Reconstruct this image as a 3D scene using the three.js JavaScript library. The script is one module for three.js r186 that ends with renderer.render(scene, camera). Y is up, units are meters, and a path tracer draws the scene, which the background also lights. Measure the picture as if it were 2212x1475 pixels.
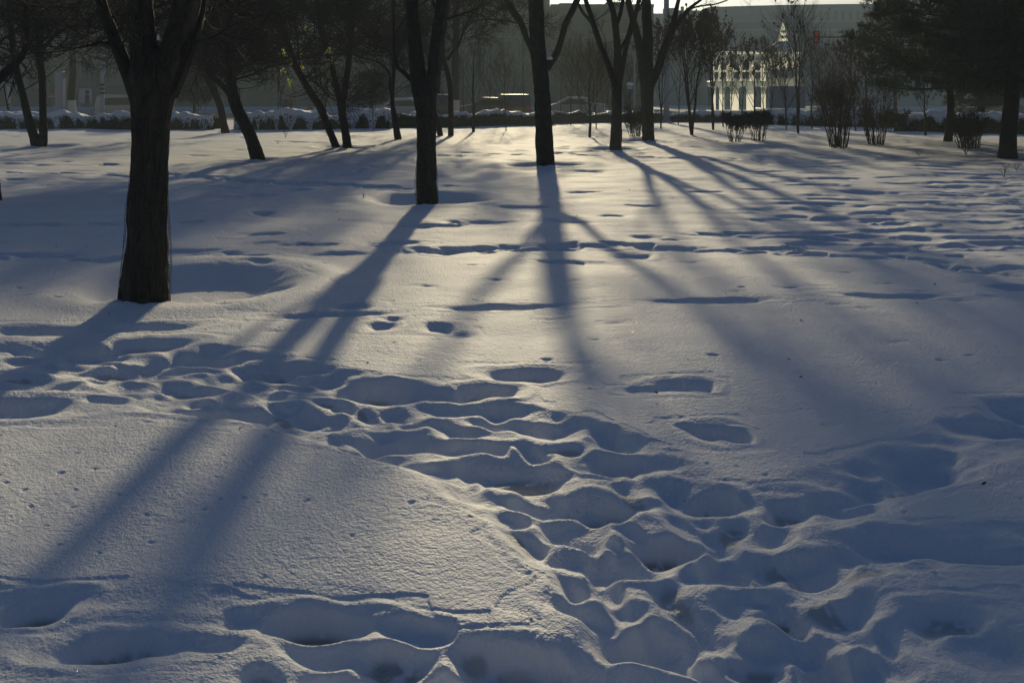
import * as THREE from 'three';
import { ImprovedNoise } from 'three/addons/math/ImprovedNoise.js';
import { mergeGeometries, mergeVertices } from 'three/addons/utils/BufferGeometryUtils.js';
import { RoundedBoxGeometry } from 'three/addons/geometries/RoundedBoxGeometry.js';
import { MarchingCubes } from 'three/addons/objects/MarchingCubes.js';

// ---------------------------------------------------------------- camera, sky, sun, exposure
const F = 2150, CX = 1106, HY = 198, EYE = 1.6;          // focal length, optical axis and horizon in photo pixels; eye height in metres
const scene = new THREE.Scene();
const FULL_H = 2 * (1475 - HY);
const camera = new THREE.PerspectiveCamera(2 * Math.atan(FULL_H / 2 / F) * 180 / Math.PI, 2212 / FULL_H, 0.1, 900);
camera.position.set(0, EYE, 0);
camera.lookAt(0, EYE, -10);
camera.setViewOffset(2212, FULL_H, 0, FULL_H - 1475, 2212, 1475);   // level camera with the lens shifted down, as in the photograph
const renderer = new THREE.WebGLRenderer();
renderer.toneMapping = THREE.LinearToneMapping;
renderer.toneMappingExposure = 0.67;
renderer.shadowMap.enabled = true;

const SUN_EL = Math.atan(0.25), SUN_AZ = 0.45 * Math.PI / 180;
const sunDir = new THREE.Vector3(Math.sin(SUN_AZ) * Math.cos(SUN_EL), Math.sin(SUN_EL), -Math.cos(SUN_AZ) * Math.cos(SUN_EL));
const sun = new THREE.DirectionalLight(new THREE.Color().setRGB(1.0, 0.84, 0.535), 5.0);
sun.position.copy(sunDir).multiplyScalar(120);
sun.target.position.set(0, 0, -10);
sun.castShadow = true;
sun.shadow.radius = 1.9;
sun.shadow.mapSize.set(4096, 4096);
Object.assign(sun.shadow.camera, { left: -40, right: 40, top: 40, bottom: -40, near: 1, far: 260 });
scene.add(sun, sun.target);

{ // clear winter sky: deep blue overhead, pale at the horizon, a wide warm glow about the low sun
  const lerp = THREE.MathUtils.lerp, sunAz = Math.atan2(sunDir.z, sunDir.x), W = 1024, Hh = 512, data = new Float32Array(W * Hh * 4), d = new THREE.Vector3();
  for (let j = 0; j < Hh; j++) for (let i = 0; i < W; i++) {
    const el = ((j + 0.5) / Hh - 0.5) * Math.PI, az = ((i + 0.5) / W - 0.5) * 2 * Math.PI;
    d.set(Math.cos(az) * Math.cos(el), Math.sin(el), Math.sin(az) * Math.cos(el));
    const g = Math.acos(THREE.MathUtils.clamp(d.dot(sunDir), -1, 1)) * 180 / Math.PI;
    const up = Math.max(0, el) * 180 / Math.PI, k = Math.exp(-up / 14), low = el < 0 ? 0.5 : 1, off = Math.abs(Math.atan2(Math.sin(az - sunAz), Math.cos(az - sunAz))) * 180 / Math.PI;
    const glow = 7 * Math.exp(-g / 6) + 0.35 * Math.exp(-g / 17) + 5.5 * Math.exp(-off / 40) * Math.exp(-up / 5.5), o = (j * W + i) * 4;
    data[o] = (lerp(0.009, 0.048, k) + glow) * low;
    data[o + 1] = (lerp(0.051, 0.076, k) + glow * 0.95) * low;
    data[o + 2] = (lerp(0.163, 0.125, k) + glow * 0.78) * low;
    data[o + 3] = 1;
  }
  const sky = new THREE.DataTexture(data, W, Hh, THREE.RGBAFormat, THREE.FloatType);
  sky.mapping = THREE.EquirectangularReflectionMapping;
  sky.magFilter = sky.minFilter = THREE.LinearFilter;
  sky.needsUpdate = true;
  scene.background = scene.environment = sky;
}
scene.fog = new THREE.FogExp2(new THREE.Color().setRGB(0.82, 0.97, 0.93), 0.0031);

// ---------------------------------------------------------------- helpers
const noise3 = new ImprovedNoise(), N = (x, y, z = 0.37) => noise3.noise(x, y, z);
const clamp = THREE.MathUtils.clamp, lerp = THREE.MathUtils.lerp;
const ss = (a, b, x) => { const t = clamp((x - a) / (b - a), 0, 1); return t * t * (3 - 2 * t); };
const fbm = (x, y, o = 4) => { let s = 0, a = 0.5; for (let i = 0; i < o; i++) { s += a * N(x, y, i * 7.3 + 0.2); x *= 2.03; y *= 2.03; a *= 0.5; } return s; };
function rng(seed) { let s = seed >>> 0; return () => { s = (s + 0x6d2b79f5) >>> 0; let t = Math.imul(s ^ (s >>> 15), 1 | s); t = (t + Math.imul(t ^ (t >>> 7), 61 | t)) ^ t; return ((t ^ (t >>> 14)) >>> 0) / 4294967296; }; }
const V = (x, y, z) => new THREE.Vector3(x, y, z);
const onGround = (px, py) => { const d = F * EYE / (py - HY); return { x: (px - CX) * d / F, d }; };   // a spot of level ground
const atDepth = (px, py, d) => V((px - CX) * d / F, EYE - (py - HY) * d / F, -d);                      // a spot at a known distance
const used = {};
function numbered(name) { const n = used[name] = (used[name] ?? -1) + 1; return n ? name + '_' + String(n).padStart(3, '0') : name; }
function tag(o, label, category, group) { o.userData = { label, category }; if (group) o.userData.group = group; return o; }
function base(name, p, label, category, group, turn = 0) {
  const g = new THREE.Group(); g.name = numbered(name); g.position.copy(p); g.rotation.y = turn; scene.add(g);
  return tag(g, label, category, group);
}
function mesh(name, geo, mat, parent) {
  const m = new THREE.Mesh(geo, mat); m.name = parent ? name : numbered(name); m.castShadow = m.receiveShadow = true; (parent ?? scene).add(m); return m;
}
function struct(name, geo, mat) { const m = mesh(name, geo, mat); m.userData = { kind: 'structure' }; return m; }
function moved(g, x = 0, y = 0, z = 0, rx = 0, ry = 0, rz = 0) {
  const m = new THREE.Matrix4().makeRotationFromEuler(new THREE.Euler(rx, ry, rz)); m.setPosition(x, y, z); g.applyMatrix4(m); return g;
}
const box = (w, h, d, x = 0, y = 0, z = 0) => moved(new THREE.BoxGeometry(w, h, d), x, y, z);
const rbox = (w, h, d, r, x = 0, y = 0, z = 0) => moved(new RoundedBoxGeometry(w, h, d, 2, r), x, y, z);
const cyl = (r0, r1, h, x = 0, y = 0, z = 0, n = 20) => moved(new THREE.CylinderGeometry(r1, r0, h, n), x, y, z);
const merge = (...gs) => mergeGeometries(gs.flat().map((g) => (g.index ? g.toNonIndexed() : g)).map((g) => { for (const k of Object.keys(g.attributes)) if (!['position', 'normal', 'uv'].includes(k)) g.deleteAttribute(k); return g; }));

// collects tubes into one geometry
class Tubes {
  constructor() { this.p = []; this.n = []; this.uv = []; this.i = []; }
  add(pts, rad, sides, bump) {
    const start = this.p.length / 3, t = V(), u = V(0.31, 0.1, -0.9), w = V(), c = V();
    let v = 0;
    for (let k = 0; k < pts.length; k++) {
      t.subVectors(pts[Math.min(k + 1, pts.length - 1)], pts[Math.max(k - 1, 0)]).normalize();
      u.addScaledVector(t, -u.dot(t)).normalize(); w.crossVectors(t, u);
      if (k) v += pts[k].distanceTo(pts[k - 1]);
      for (let s = 0; s <= sides; s++) {
        const a = (s % sides) / sides * 2 * Math.PI, r = rad[k] + (bump ? bump(a, v, rad[k]) : 0);
        c.copy(u).multiplyScalar(Math.cos(a)).addScaledVector(w, Math.sin(a));
        this.p.push(pts[k].x + c.x * r, pts[k].y + c.y * r, pts[k].z + c.z * r);
        this.n.push(c.x, c.y, c.z); this.uv.push(s / sides * Math.max(1, Math.round(rad[0] * 6.28 / 0.5)), v / 0.5);
        if (k && s < sides) { const a0 = start + (k - 1) * (sides + 1) + s, b0 = a0 + sides + 1; this.i.push(a0, a0 + 1, b0, b0, a0 + 1, b0 + 1); }
      }
    }
    return this;
  }
  geometry(smoothed) {
    const g = new THREE.BufferGeometry();
    g.setAttribute('position', new THREE.Float32BufferAttribute(this.p, 3));
    g.setAttribute('normal', new THREE.Float32BufferAttribute(this.n, 3));
    g.setAttribute('uv', new THREE.Float32BufferAttribute(this.uv, 2));
    g.setIndex(this.i);
    if (smoothed) g.computeVertexNormals();
    return g;
  }
  build(name, mat, parent, smoothed) { return this.i.length ? mesh(name, this.geometry(smoothed), mat, parent) : null; }
}

// a recursively branching bare branch
const sway = V(), side = V();
function grow(tb, p, dir, r, len, level, R, o = {}) {
  if (o.sprays && level === 1) { o.sprays.push([p.clone(), dir.clone().normalize(), len]); if (o.tips) o.tips.push([p.clone().addScaledVector(dir, len * 0.6), p.clone().addScaledVector(dir, len), dir.clone()]); return; }
  const n = level > 2 ? 5 : level > 0 ? 4 : 2, pts = [p.clone()], rad = [r], d = dir.clone().normalize(), spread = o.spread ?? 0.75, up = o.up ?? 0.12, thin = o.thin ?? 0.0035;
  const end = Math.max(thin * 0.6, r * 0.42);
  for (let k = 1; k <= n; k++) {
    sway.set(R() - 0.5, (R() - 0.5) * 0.8, R() - 0.5).multiplyScalar(o.wiggle ?? 0.32);
    d.add(sway); d.y += up / n; d.normalize();
    pts.push(pts[k - 1].clone().addScaledVector(d, len / n)); rad.push(lerp(r, end, k / n));
  }
  tb.add(pts, rad, r > 0.045 ? 9 : r > 0.014 ? 6 : r > 0.006 ? 4 : 3);
  if (level <= 0) { o.tips?.push([pts[1], pts[n], d.clone()]); return; }
  const kids = o.kids ?? 5;
  for (let k = 0; k < kids; k++) {
    const f = lerp(o.first ?? 0.28, 1, (k + R() * 0.8) / kids), at = Math.min(n - 1, Math.floor(f * n)), q = pts[at].clone().lerp(pts[at + 1], f * n - at);
    side.set(R() - 0.5, R() - 0.5, R() - 0.5).cross(d).normalize();
    const cd = d.clone().addScaledVector(side, spread * (0.7 + R() * 0.7)).normalize();
    const cr = Math.max(thin, lerp(r, end, f) * (0.5 + R() * 0.2));
    grow(tb, q, cd, cr, len * (0.5 + R() * 0.28) * (1.1 - f * 0.3), level - 1, R, o);
  }
}

// ---------------------------------------------------------------- materials
function gray(size, f) {
  const data = new Uint8Array(size * size * 4);
  for (let j = 0; j < size; j++) for (let i = 0; i < size; i++) { const v = clamp(f(i / size, j / size), 0, 1) * 255, o = (j * size + i) * 4; data[o] = data[o + 1] = data[o + 2] = v; data[o + 3] = 255; }
  const t = new THREE.DataTexture(data, size, size); t.wrapS = t.wrapT = THREE.RepeatWrapping; t.magFilter = THREE.LinearFilter; t.minFilter = THREE.LinearMipmapLinearFilter; t.generateMipmaps = true; t.needsUpdate = true; return t;
}
// value noise that wraps round, of a whole number of cells a side
function wrapNoise(cx, cy, seed) {
  const R = rng(seed), g = Float32Array.from({ length: cx * cy }, R);
  return (u, v) => {
    const x = u * cx, y = v * cy, i = Math.floor(x), j = Math.floor(y), a = x - i, b = y - j, sa = a * a * (3 - 2 * a), sb = b * b * (3 - 2 * b);
    const G = (p, q) => g[((q % cy) + cy) % cy * cx + ((p % cx) + cx) % cx];
    return lerp(lerp(G(i, j), G(i + 1, j), sa), lerp(G(i, j + 1), G(i + 1, j + 1), sa), sb);
  };
}
const S = [[23, 1], [61, 2], [140, 3], [330, 4]].map(([c, s]) => wrapNoise(c, c, s));
const crust = wrapNoise(6, 6, 9);
const snowGrain = gray(1024, (u, v) => 0.5 + (0.45 + 0.75 * crust(u, v)) * (-0.5 + 0.12 * S[0](u, v) + 0.22 * S[1](u, v) + 0.34 * S[2](u, v) + 0.32 * S[3](u, v)));
const B = [wrapNoise(9, 3, 11), wrapNoise(22, 5, 12), wrapNoise(50, 18, 13), wrapNoise(8, 8, 14)];
const barkBump = gray(512, (u, v) => {
  const uu = u + 0.05 * (B[3](u, v) - 0.5), r1 = 1 - Math.abs(2 * B[0](uu, v) - 1), r2 = 1 - Math.abs(2 * B[1](uu, v) - 1);
  return 1 - (0.55 * r1 * r1 + 0.35 * r2 * r2 + 0.2 * B[2](u, v));
});
const barkTone = gray(512, (u, v) => { const uu = u + 0.05 * (B[3](u, v) - 0.5), r1 = Math.abs(2 * B[0](uu, v) - 1), r2 = Math.abs(2 * B[1](uu, v) - 1); return 0.28 + 0.5 * r1 + 0.25 * r2 + 0.15 * B[2](u, v); });
const std = (r, g, b, rough = 0.9, more = {}) => new THREE.MeshStandardMaterial({ color: new THREE.Color().setRGB(r, g, b), roughness: rough, ...more });
const phys = (r, g, b, rough, more = {}) => new THREE.MeshPhysicalMaterial({ color: new THREE.Color().setRGB(r, g, b), roughness: rough, ...more });
const both = { side: THREE.DoubleSide };
const M = {
  snow: phys(1, 1, 1, 0.72, { vertexColors: true, bumpMap: snowGrain, bumpScale: 0.0075, specularIntensity: 1, ior: 1.5 }),
  snowPlain: phys(0.84, 0.86, 0.88, 0.62, { ior: 1.31 }),
  bark: std(0.062, 0.053, 0.042, 0.95, { map: barkTone, bumpMap: barkBump, bumpScale: 0.05 }),
  barkDark: std(0.034, 0.028, 0.023, 0.95, { map: barkTone, bumpMap: barkBump, bumpScale: 0.03 }),
  twig: std(0.03, 0.023, 0.017, 0.9),
  twigRed: std(0.085, 0.042, 0.026, 0.9),
  whitewash: std(0.5, 0.47, 0.44, 0.9, { bumpMap: barkBump, bumpScale: 0.01 }),
  deadLeaf: phys(0.065, 0.042, 0.03, 0.85, { ...both, transmission: 0.3 }),
  greenLeaf: phys(0.62, 0.72, 0.1, 0.95, { ...both, transmission: 0.85 }),
  needle: phys(0.022, 0.032, 0.019, 0.8, { ...both, transmission: 0.15 }),
  hedge: phys(0.032, 0.03, 0.02, 0.9, { ...both, transmission: 0.2 }),
  hedgeCore: std(0.02, 0.018, 0.014, 1),
  ice: phys(1, 1, 0.98, 1, { ...both, transmission: 0.95 }),
  iceClear: phys(0.85, 0.9, 0.87, 0.5, { ...both, transmission: 0.9 }),
  icePane: phys(0.97, 0.98, 0.975, 0.04, { ...both, transmission: 1 }),
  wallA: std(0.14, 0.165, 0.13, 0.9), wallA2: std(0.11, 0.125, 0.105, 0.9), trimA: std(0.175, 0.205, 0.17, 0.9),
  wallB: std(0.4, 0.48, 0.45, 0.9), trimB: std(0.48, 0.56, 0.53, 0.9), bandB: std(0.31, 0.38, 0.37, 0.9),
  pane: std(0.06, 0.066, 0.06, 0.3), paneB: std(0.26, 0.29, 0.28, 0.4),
  pole: std(0.3, 0.33, 0.4, 0.6), poleDark: std(0.02, 0.02, 0.022, 0.7), concrete: std(0.28, 0.3, 0.36, 0.85),
  rubber: std(0.015, 0.015, 0.016, 0.85), chrome: std(0.5, 0.5, 0.5, 0.25, { metalness: 0.9 }), black: std(0.02, 0.02, 0.02, 0.6),
  asphalt: std(0.06, 0.062, 0.065, 0.9), kerb: std(0.3, 0.3, 0.3, 0.9),
  glass: std(0.02, 0.024, 0.026, 0.08),
  net: std(0.03, 0.035, 0.05, 0.8),
};
const paint = (r, g, b) => phys(r, g, b, 0.35, { clearcoat: 1, clearcoatRoughness: 0.08 });

// ---------------------------------------------------------------- the snow: one sheet with every print and hollow as relief
const stamps = [], cells = new Map(), CELL = 0.6;
function press(x, d, a, b, turn, depth, dirt = 0, soft = 0.5) {
  const s = { x, d, a: a * (a < 0.05 ? 1 : 1.22), b: b * (b < 0.05 ? 1 : 1.12), c: Math.cos(turn), s: Math.sin(turn), depth: depth * 0.62, dirt, soft }, R = Math.max(a, b) * 1.7;
  stamps.push(s);
  for (let i = Math.floor((x - R) / CELL); i <= Math.floor((x + R) / CELL); i++) for (let j = Math.floor((d - R) / CELL); j <= Math.floor((d + R) / CELL); j++) {
    const key = i * 4096 + j; if (!cells.has(key)) cells.set(key, []); cells.get(key).push(s);
  }
}
// a print seen at that spot of the photograph: width across in photo pixels, half its extent away from the eye in metres
const print = (px, py, w, b, depth, dirt = 0, turn = 0, soft = 0.5) => { const { x, d } = onGround(px, py); press(x, d, w / 2 * d / F, b, turn, depth, dirt, soft); };
function trail(from, to, wide, step, R, deep = 0.09, size = 0.13) {
  const a = onGround(...from), b = onGround(...to), L = Math.hypot(b.x - a.x, b.d - a.d), turn = Math.atan2(b.d - a.d, b.x - a.x);
  for (let t = 0; t < L; t += step * (0.6 + R() * 0.8)) {
    const f = t / L, off = (R() - 0.5) * wide;
    press(lerp(a.x, b.x, f) - Math.sin(turn) * off, lerp(a.d, b.d, f) + Math.cos(turn) * off, size * (0.75 + R() * 0.7), size * (0.45 + R() * 0.25), turn + (R() - 0.5) * 0.9, deep * (0.55 + R() * 0.6), R() < 0.12 ? 0.5 : 0);
  }
}
{
  const R = rng(77);
  // prints that stand alone in the foreground
  print(75, 1316, 160, 0.08, 0.12, 1, 0.1); print(-80, 1304, 170, 0.07, 0.09); print(255, 1397, 300, 0.085, 0.125, 1, 0.12); print(450, 1380, 200, 0.06, 0.05);
  print(690, 1337, 260, 0.085, 0.14, 1, -0.05); print(530, 1326, 120, 0.06, 0.05); print(900, 1350, 170, 0.06, 0.07); 
  print(850, 1402, 210, 0.085, 0.1, 0.7); print(760, 1440, 220, 0.09, 0.08); print(1090, 1402, 250, 0.085, 0.14, 0.4); print(1010, 1440, 260, 0.08, 0.1);
  print(1215, 1415, 70, 0.1, 0.12, 0.5, 0.3); print(1330, 1345, 180, 0.11, 0.12); print(1430, 1368, 190, 0.07, 0.15, 0.6, -0.2); print(1590, 1440, 190, 0.09, 0.1);
  print(1440, 1150, 150, 0.11, 0.18, 1, 0); print(1345, 1195, 120, 0.12, 0.1, 0, 0.3); print(1290, 1215, 46, 0.06, 0.09, 0.5); print(1530, 1060, 130, 0.1, 0.15, 0.7); print(1570, 1190, 150, 0.12, 0.09);
  print(1700, 1292, 140, 0.1, 0.16, 1, 0.15); print(1620, 1260, 160, 0.1, 0.08); print(1640, 1392, 150, 0.07, 0.11, 0.6, -0.3); print(1780, 1405, 130, 0.09, 0.16, 0.8, -0.2); print(1740, 1370, 90, 0.08, 0.09);
  print(1888, 1462, 46, 0.05, 0.08, 0.6); print(2110, 1168, 260, 0.09, 0.15, 0.8, -0.05); print(1930, 1150, 200, 0.1, 0.09); print(1760, 1195, 190, 0.13, 0.11); print(1830, 1170, 150, 0.1, 0.08);
  print(2050, 1322, 220, 0.1, 0.09, 0.5); print(2150, 1380, 200, 0.13, 0.09); print(1990, 990, 200, 0.16, 0.14, 0, 0.35); print(2050, 965, 90, 0.1, 0.07); print(1880, 1030, 90, 0.1, 0.09); print(1780, 1065, 130, 0.12, 0.11, 0, 0.3); print(1700, 1078, 90, 0.1, 0.11, 0.5);
  print(1540, 926, 105, 0.12, 0.14, 0.5, 0.1); print(1588, 932, 50, 0.08, 0.16, 0.9, -0.4); print(1492, 918, 52, 0.09, 0.08, 0, 0.7); print(1468, 830, 120, 0.12, 0.11, 0, 0.15); print(1405, 838, 110, 0.055, 0.06, 0, 0.12); print(1512, 828, 70, 0.1, 0.17, 0.9, -0.2); print(2185, 905, 110, 0.13, 0.12); print(2215, 870, 120, 0.16, 0.12);
  // the wide trampled path from the left edge to the lower right
  const old = (from, to, wide, step) => trail(from, to, wide, step * 1.2, R, 0.072, 0.112);
  old([-160, 770], [620, 850], 1.05, 0.055); old([380, 820], [1000, 930], 0.9, 0.05); old([800, 880], [1330, 1020], 0.9, 0.045);
  old([1150, 990], [1560, 1240], 0.8, 0.04); old([1330, 1120], [1720, 1470], 0.9, 0.038); old([1540, 1300], [1800, 1640], 1.0, 0.04);
  old([1250, 1340], [1750, 1450], 0.3, 0.1); old([600, 1430], [1250, 1440], 0.25, 0.12); old([1600, 1130], [2000, 1010], 0.2, 0.12); old([1650, 1210], [2230, 1150], 0.2, 0.14);
  print(320, 742, 200, 0.13, 0.12, 0.3); print(430, 770, 200, 0.12, 0.1); print(580, 792, 130, 0.13, 0.16, 0.7, -0.3); print(800, 830, 170, 0.12, 0.17, 0.9, -0.1); print(470, 882, 330, 0.13, 0.14, 0.2); print(-10, 890, 330, 0.16, 0.13);
  print(270, 792, 250, 0.13, 0.13, 0.4); print(200, 758, 160, 0.12, 0.12, 0.5); print(640, 890, 260, 0.14, 0.11); print(880, 945, 260, 0.16, 0.14, 0.2, -0.15); print(1120, 1005, 280, 0.17, 0.15, 0.6, -0.3); print(1050, 838, 130, 0.12, 0.16, 0.8); print(1140, 803, 170, 0.13, 0.13, 0.4);
  print(1180, 1065, 160, 0.17, 0.13, 0, -0.4); print(1250, 1120, 170, 0.16, 0.13); print(1320, 985, 110, 0.11, 0.14, 0.6); print(1300, 1085, 150, 0.1, 0.13, 0.7);
  // prints and dragged steps of the middle distance
  print(1530, 650, 270, 0.075, 0.09); print(1925, 640, 210, 0.085, 0.09, 0.2, -0.03); print(720, 680, 250, 0.09, 0.09, 0, 0.1); print(1100, 663, 280, 0.09, 0.1, 0, 0.12); print(770, 661, 80, 0.1, 0.06); print(950, 706, 82, 0.12, 0.09); print(990, 718, 60, 0.1, 0.05);
  print(820, 706, 66, 0.11, 0.07); print(850, 692, 50, 0.09, 0.05); print(2190, 621, 100, 0.12, 0.09); print(300, 707, 240, 0.12, 0.1, 0, 0.2); print(575, 612, 130, 0.3, 0.09, 0, 0.5); print(520, 640, 60, 0.1, 0.05); print(100, 715, 260, 0.14, 0.1);
  print(560, 420, 90, 0.3, 0.08); print(520, 425, 130, 0.25, 0.06); print(1275, 371, 90, 0.25, 0.08); print(1555, 502, 220, 0.08, 0.07); print(1450, 515, 65, 0.1, 0.07); print(1910, 500, 260, 0.12, 0.1, 0, 0.05);
  for (const [x0, y0, x1, y1, w, st, dp] of [[340, 541, 620, 545, 0.5, 0.45, 0.06], [600, 520, 880, 530, 0.6, 0.4, 0.06], [900, 536, 1040, 537, 0.45, 0.12, 0.1], [1030, 540, 1240, 530, 0.35, 0.2, 0.1], [1210, 527, 1420, 534, 0.3, 0.25, 0.08], [1380, 536, 1760, 540, 0.4, 0.17, 0.1], [1700, 545, 1900, 552, 0.5, 0.2, 0.1], [1880, 560, 2260, 585, 0.7, 0.24, 0.1], [1660, 524, 1800, 528, 0.4, 0.15, 0.11], [1850, 520, 2230, 600, 0.7, 0.4, 0.09]]) trail([x0, y0], [x1, y1], w, st, R, dp, 0.19);
  trail([340, 372], [560, 388], 0.5, 0.16, R, 0.12, 0.2); trail([560, 388], [880, 408], 0.5, 0.18, R, 0.11, 0.2); trail([0, 372], [300, 376], 0.5, 0.3, R, 0.1, 0.2); trail([560, 400], [900, 345], 0.5, 0.4, R, 0.08, 0.18);
  trail([0, 490], [420, 478], 0.4, 0.35, R, 0.09, 0.2); trail([0, 548], [260, 552], 0.4, 0.3, R, 0.09, 0.2); trail([1230, 330], [1760, 352], 0.5, 0.3, R, 0.1, 0.2); trail([960, 336], [1330, 326], 0.4, 0.35, R, 0.09, 0.2);
  // drifted, half-filled tracks that ripple the snow on the right
  for (let k = 0; k < 170; k++) { const py = 338 + 200 * Math.pow(R(), 1.25), px = lerp(1500 + (py - 338) * 1.1, 2260, Math.pow(R(), 0.7)), { x, d } = onGround(px, py); press(x, d, 0.3 + R() * 0.7, 0.12 + R() * 0.2, (R() - 0.5) * 0.4, 0.05 + R() * 0.06); }
  for (let k = 0; k < 210; k++) { const d = 9 + 34 * R(), x = (R() - 0.5) * 1.12 * d; press(x, d, 0.12 + R() * 0.3, 0.08 + R() * 0.12, (R() - 0.5) * 0.6, 0.04 + R() * 0.07); }
  for (let k = 0; k < 60; k++) { const d = 6 + 4 * R(), x = (R() - 0.5) * 1.1 * d; press(x, d, 0.03 + R() * 0.06, 0.02 + R() * 0.02, 0, 0.012 + R() * 0.02); }
  for (let k = 0; k < 120; k++) { const d = 2.7 + 3.4 * R() * R() + R(), x = (R() - 0.5) * 1.1 * d; press(x, d, 0.008 + R() * 0.016, 0.007 + R() * 0.009, R(), 0.006 + R() * 0.010, 0, 0.2); }
}
// dished wells round the trunks: photo spot of the trunk foot, radius, depth
const wells = [[345, 650, 0.95, 0.15, 1.5], [922, 440, 0.95, 0.2, 1.45], [1178, 363, 0.9, 0.2, 1.4], [1329, 325, 0.8, 0.14, 1.2], [1401, 305, 0.8, 0.12, 1.2], [555, 347, 0.7, 0.1, 1.0], [738, 320, 0.9, 0.1, 1.2], [85, 318, 0.8, 0.1, 1.1]].map(([px, py, r, dep, push]) => ({ ...onGround(px, py), r, dep, push }));
// paths trodden below the untouched snow: points [photo x, photo y, half width in metres], depth
const troughs = [[[[-260, 790, 0.5], [380, 800, 0.46], [800, 882, 0.44], [1150, 975, 0.46], [1360, 1095, 0.44], [1530, 1230, 0.42], [1720, 1420, 0.46], [1850, 1800, 0.5]], 0.044],
  [[[860, 540, 0.16], [1180, 534, 0.2], [1500, 537, 0.16]], 0.03], [[[380, 374, 0.2], [560, 388, 0.35], [820, 406, 0.2]], 0.04], [[[1560, 1120, 0.16], [1760, 1070, 0.14], [2000, 985, 0.16], [2230, 885, 0.16]], 0.03],
  [[[-60, 1322, 0.1], [300, 1320, 0.08], [700, 1330, 0.1], [930, 1350, 0.06]], 0.012], [[[60, 1400, 0.09], [300, 1395, 0.1], [560, 1375, 0.06]], 0.012], [[[1650, 1215, 0.14], [1800, 1170, 0.12], [2240, 1155, 0.12]], 0.03], [[[700, 1430, 0.12], [1180, 1420, 0.13], [1480, 1365, 0.12]], 0.035]]
  .map(([pts, deep]) => ({ deep, pts: pts.map(([px, py, w]) => ({ ...onGround(px, py), w })) }));
function troughAt(x, d) {
  let h = 0; const wob = 0.1 * N(x * 2.2, d * 2.2, 71) + 0.05 * N(x * 5.5, d * 5.5, 73);
  for (const t of troughs) for (let i = 0; i + 1 < t.pts.length; i++) {
    const a = t.pts[i], b = t.pts[i + 1], ux = b.x - a.x, ud = b.d - a.d, f = clamp(((x - a.x) * ux + (d - a.d) * ud) / (ux * ux + ud * ud), 0, 1), q = Math.hypot(x - a.x - ux * f, d - a.d - ud * f) - lerp(a.w, b.w, f) * (1 + wob * 0.6) + wob * 0.9;
    if (q < 0.14) h = Math.max(h, t.deep * (1 - ss(-0.06, 0.12, q)));
  }
  return h;
}
const feet = [[310, 655, 0.19], [922, 440, 0.155], [1178, 363, 0.2], [1329, 325, 0.18], [1401, 305, 0.23], [555, 347, 0.18], [728, 321, 0.12], [750, 320, 0.13], [85, 318, 0.28]].map(([px, py, r]) => ({ ...onGround(px, py), r }));
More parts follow.
